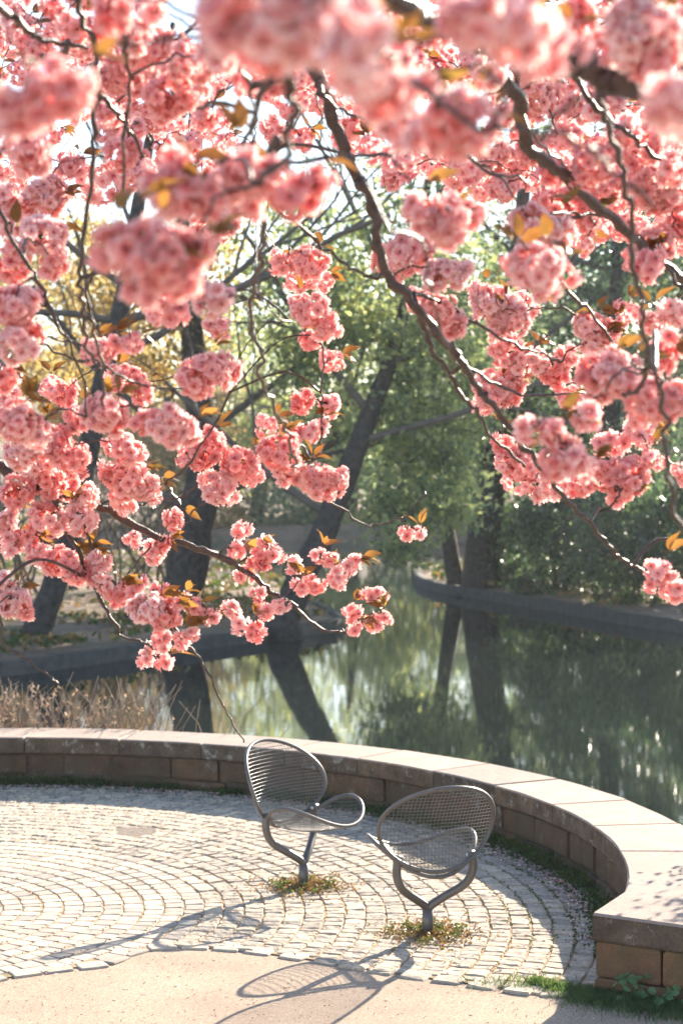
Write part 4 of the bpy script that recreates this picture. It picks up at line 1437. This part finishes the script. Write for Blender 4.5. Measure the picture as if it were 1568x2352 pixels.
branches = []
def add_branch(pts, r0, r1, sides=7):
    b = Branch()
    sm = [Vector(p) for p in catmull([tuple(p) for p in pts], 5)]
    n = len(sm)
    for i in range(1, n - 1):
        k = .0035 + .25 * r1
        sm[i] = sm[i] + Vector((CR.gauss(0, k), CR.gauss(0, k), CR.gauss(0, k)))
    b.pts = sm
    b.rad = [r0 + (r1 - r0) * (i / (n - 1)) ** .8 for i in range(n)]
    # nodes swell here and there
    for i in range(2, n, CR.randint(3, 5)):
        b.rad[i] *= 1.25
    m = MB()
    m.tube([p - TRUNK for p in sm], b.rad, sides, rough=.10, rnd=CR)
    b.obj = link('branch', m.mesh('branch', [M['bark']]), cherry)
    branches.append(b)
    return b


# trunk and big limbs, outside the view on the right, arching over it
tm = MB()
tp = [Vector((0, 0, -.1)), Vector((.02, 0, .5)), Vector((.0, .1, 1.2)), Vector((-.1, .2, 1.9)), Vector((-.15, .35, 2.5))]
tm.tube(catmull([tuple(p) for p in tp], 4), list(np.interp(np.linspace(0, 1, 17), [0, .2, 1], [.26, .19, .15])), 14, rough=.05, rnd=CR)
link('trunk', tm.mesh('trunk', [M['bark']]), cherry)
crotch = TRUNK + Vector((-.15, .35, 2.4))
b1s = W(840, -20, 3.6); b2e = W(1620, 190, 3.0); b3s = W(640, 20, 4.4); b15s = W(-60, 1040, 6.0)
add_branch([crotch, Vector((1.9, 2.8, 3.9)), Vector((1.1, 3.2, 4.25)), Vector((.5, 3.5, 3.9)), b1s], .09, .026, 10)
add_branch([crotch, Vector((1.6, 2.8, 3.0)), b2e], .08, .029, 10)
add_branch([Vector((1.1, 3.2, 4.25)), Vector((.4, 3.9, 4.5)), Vector((-.2, 4.2, 4.1)), b3s], .04, .02, 8)
add_branch([Vector((1.1, 3.2, 4.25)), Vector((-.3, 3.6, 4.9)), Vector((-1.4, 4.4, 4.6)), Vector((-2.0, 5.4, 3.8)), Vector((-1.8, 5.9, 3.0)), b15s], .05, .022, 8)
for pts, z0, z1, r0, r1 in BR:
    n = len(pts)
    add_branch([W(x, y, z0 + (z1 - z0) * i / (n - 1)) for i, (x, y) in enumerate(pts)], r0, r1)
# tie loose upper ends of hanging branches to the nearest big limb
def nearest(p, skip=None, up=True, maxr=None):
    best = None
    for b in branches:
        if b is skip: continue
        for i in range(0, len(b.pts)):
            q = b.pts[i]
            d = (q - p).length
            if up and q.z < p.z - .05: d *= 1.8
            if best is None or d < best[0]:
                best = (d, b, i)
    return best


nb0 = len(branches)
for b in branches[4:nb0]:
    p = b.pts[0]
    if b.rad[0] > .015: continue
    best = nearest(p, b)
    if best and best[0] > .03:
        q = best[1].pts[best[2]]
        L = (q - p).length
        mid = (p + q) / 2 + Vector((CR.gauss(0, .03), CR.gauss(0, .03), min(.12, L * .2)))
        m = MB()
        m.tube([v - TRUNK for v in map(Vector, catmull([tuple(p), tuple(mid), tuple(q)], 6))], b.rad[0], 6, rough=.1, rnd=CR)
        link('branch', m.mesh('branch', [M['bark']]), cherry)

NCL = 0; NLF = 0
def grow_leaves(b, p, rw, want, z, joined):
    if not want: return 0
    a = CR.gauss(.75, .7)
    main = Vector((math.cos(a), CR.gauss(0, .5), abs(math.sin(a)))).normalized()
    st = p + Vector((0, 0, rw * .35)) + main * rw * .55
    for _ in range(want):
        dirv = (main + Vector((CR.gauss(0, .6), CR.gauss(0, .6), CR.gauss(0, .45)))).normalized()
        rot = dirv.to_track_quat('Y', 'Z') @ Quaternion((0, 1, 0), CR.uniform(-1.3, 1.3))
        sc = CR.uniform(.55, .88) * (.7 if z < 2.6 else 1)
        loc = st + dirv * .012 - TRUNK
        if joined:
            V_, F_ = CR.choice(LMV)
            k0 = len(leafb.v)
            leafb.v += [rot @ (v * sc) + loc for v in V_]
            for f_ in F_: leafb.face([k0 + q_ for q_ in f_])
            continue
        lo = link('leaf', CR.choice(LM), b.obj, loc)
        lo.rotation_mode = 'QUATERNION'
        lo.rotation_quaternion = rot
        lo.scale = (sc, sc, sc)
    return 0 if joined else want


# every cluster hangs on a twig from the nearest branch, or from a twig already grown
nodes = []
for b in branches:
    for q in b.pts:
        nodes.append((q, b))
# the mass of blossom farther up and behind
GAPS = [(420, 45, 75), (340, 150, 30), (215, 345, 40), (545, 265, 40), (740, 300, 30), (560, 520, 30), (1050, 190, 22), (1260, 300, 20), (640, 480, 30), (820, 450, 45), (470, 60, 60), (1100, 560, 40), (1330, 560, 25),
        (330, 460, 25), (860, 500, 50), (150, 330, 20), (1000, 420, 25)]
extra = []
for _ in range(6000):
    x = CR.uniform(-30, 1600); y = CR.uniform(-40, 560)
    lim = 430 if x < 600 else (250 if x < 800 else 330 + (x - 800) * .32)
    if y > lim: continue
    if any(math.hypot(x - a, y - b) < r_ + 22 for a, b, r_ in GAPS): continue
    if any(math.hypot(x - c[0], y - c[1]) < 52 for c in extra): continue
    if any(math.hypot(x - c[0], y - c[1]) < .72 * c[2] for c in clusters): continue
    extra.append((x, y, CR.uniform(34, 50), CR.uniform(5.4, 7.0)))
    if len(extra) > 135: break
clusters.sort(key=lambda c: -c[2] - (1000 if c[1] > 1120 else 0))
rest_cl = clusters[298:] + extra
clusters = clusters[:298]
todo = [(W(x, y, z), rp * z / F_D * (1.3 if z < 3.2 else 1.12), y, z, True) for (x, y, rp, z) in clusters] + [(W(x, y, z), rp * z / F_D * 1.12, y, z, False) for (x, y, rp, z) in rest_cl]
MASS = [mass_part(500 + k) for k in range(10)]
massb = MB()
NP = np.array([tuple(n_[0]) for n_ in nodes])
def dist_to(p, P):
    d = P - np.array(tuple(p))
    l = np.linalg.norm(d, axis=1)
    return l * np.where(d[:, 2] < -.03, 1.7, 1.0)
best = []
for t_ in todo:
    l = dist_to(t_[0], NP); k = int(l.argmin()); best.append([l[k], k])
done = [False] * len(todo)
while not all(done):
    i = min((q for q in range(len(todo)) if not done[q]), key=lambda q: best[q][0])
    done[i] = True
    p, rw, y, z, single = todo[i]
    q, b = nodes[best[i][1]]
    kind = min(CRAD, key=lambda k: abs(CRAD[k] - rw))
    s = max(.85, min(1.35, rw / CRAD[kind]))
    L = (q - p).length
    sag = Vector((CR.gauss(0, .06) * L, CR.gauss(0, .06) * L, .18 * L))
    end = p + Vector((0, 0, .012))
    path = [Vector(v) for v in catmull([tuple(q), tuple(q * .66 + p * .34 + sag), tuple(q * .3 + p * .7 + sag * .8), tuple(end)], 4)]
    for v in path[1:-1]:
        v += Vector((CR.gauss(0, .004), CR.gauss(0, .004), CR.gauss(0, .004)))
    m = MB()
    m.tube([v - TRUNK for v in path], list(np.linspace(.0030 + .004 * min(1, L), .0020, len(path))), 5, rough=.2, rnd=CR, cap=False)
    if single:
        link('twig', m.mesh('twig', [M['bark']]), b.obj)
    else:
        massb.tube([v - TRUNK for v in path], .0022, 4, mi=2, cap=False)
    base = len(nodes)
    new = path[3:]
    nodes += [(v, b) for v in new]
    NPn = np.array([tuple(v) for v in new])
    for k in range(len(todo)):
        if not done[k]:
            l = dist_to(todo[k][0], NPn) * 1.05 + .01; a_ = int(l.argmin())
            if l[a_] < best[k][0]: best[k] = [l[a_], base + a_]
    if not single:
        if CR.random() < .7:
            grow_leaves(b, p, rw, CR.choice([2, 3, 4]), z, True)
        src = CR.choice(MASS)
        rot = Matrix.Rotation(CR.uniform(0, 6.28), 3, 'Z') * max(.5, min(1.35, rw / (.045 + .0052 * len(src.v) / 320)))
        k0 = len(massb.v)
        massb.v += [rot @ v + (p - TRUNK) for v in src.v]
        massb.f += [tuple(k0 + q_ for q_ in f_) for f_ in src.f]
        massb.m += src.m; massb.uv += src.uv
        continue
    o = link('blossom_cluster', CR.choice(CM[kind]), b.obj, p - TRUNK)
    o.rotation_euler = (CR.gauss(0, .35), CR.gauss(0, .35), CR.uniform(0, 6.28))
    o.scale = (s * CR.uniform(.93, 1.08), s * CR.uniform(.93, 1.08), s * CR.uniform(.9, 1.05))
    NCL += 1
    want = CR.choice([0, 0, 3, 4, 5]) if y > 700 else CR.choice([0, 0, 1, 2, 3])
    if z < 3: want = CR.choice([1, 2, 3])
    NLF += grow_leaves(b, p, rw, want, z, NLF + want > 298)
link('leaf_mass', leafb.mesh('leaf_mass', [M['cherry_leaf']]), cherry, kind='stuff')
link('blossom_mass', massb.mesh('blossom_mass', [M['petal'], M['flower_eye'], M['bark']]), cherry, kind='stuff')
print('clusters', NCL, 'leaves', NLF, 'cobbles', len(spots))
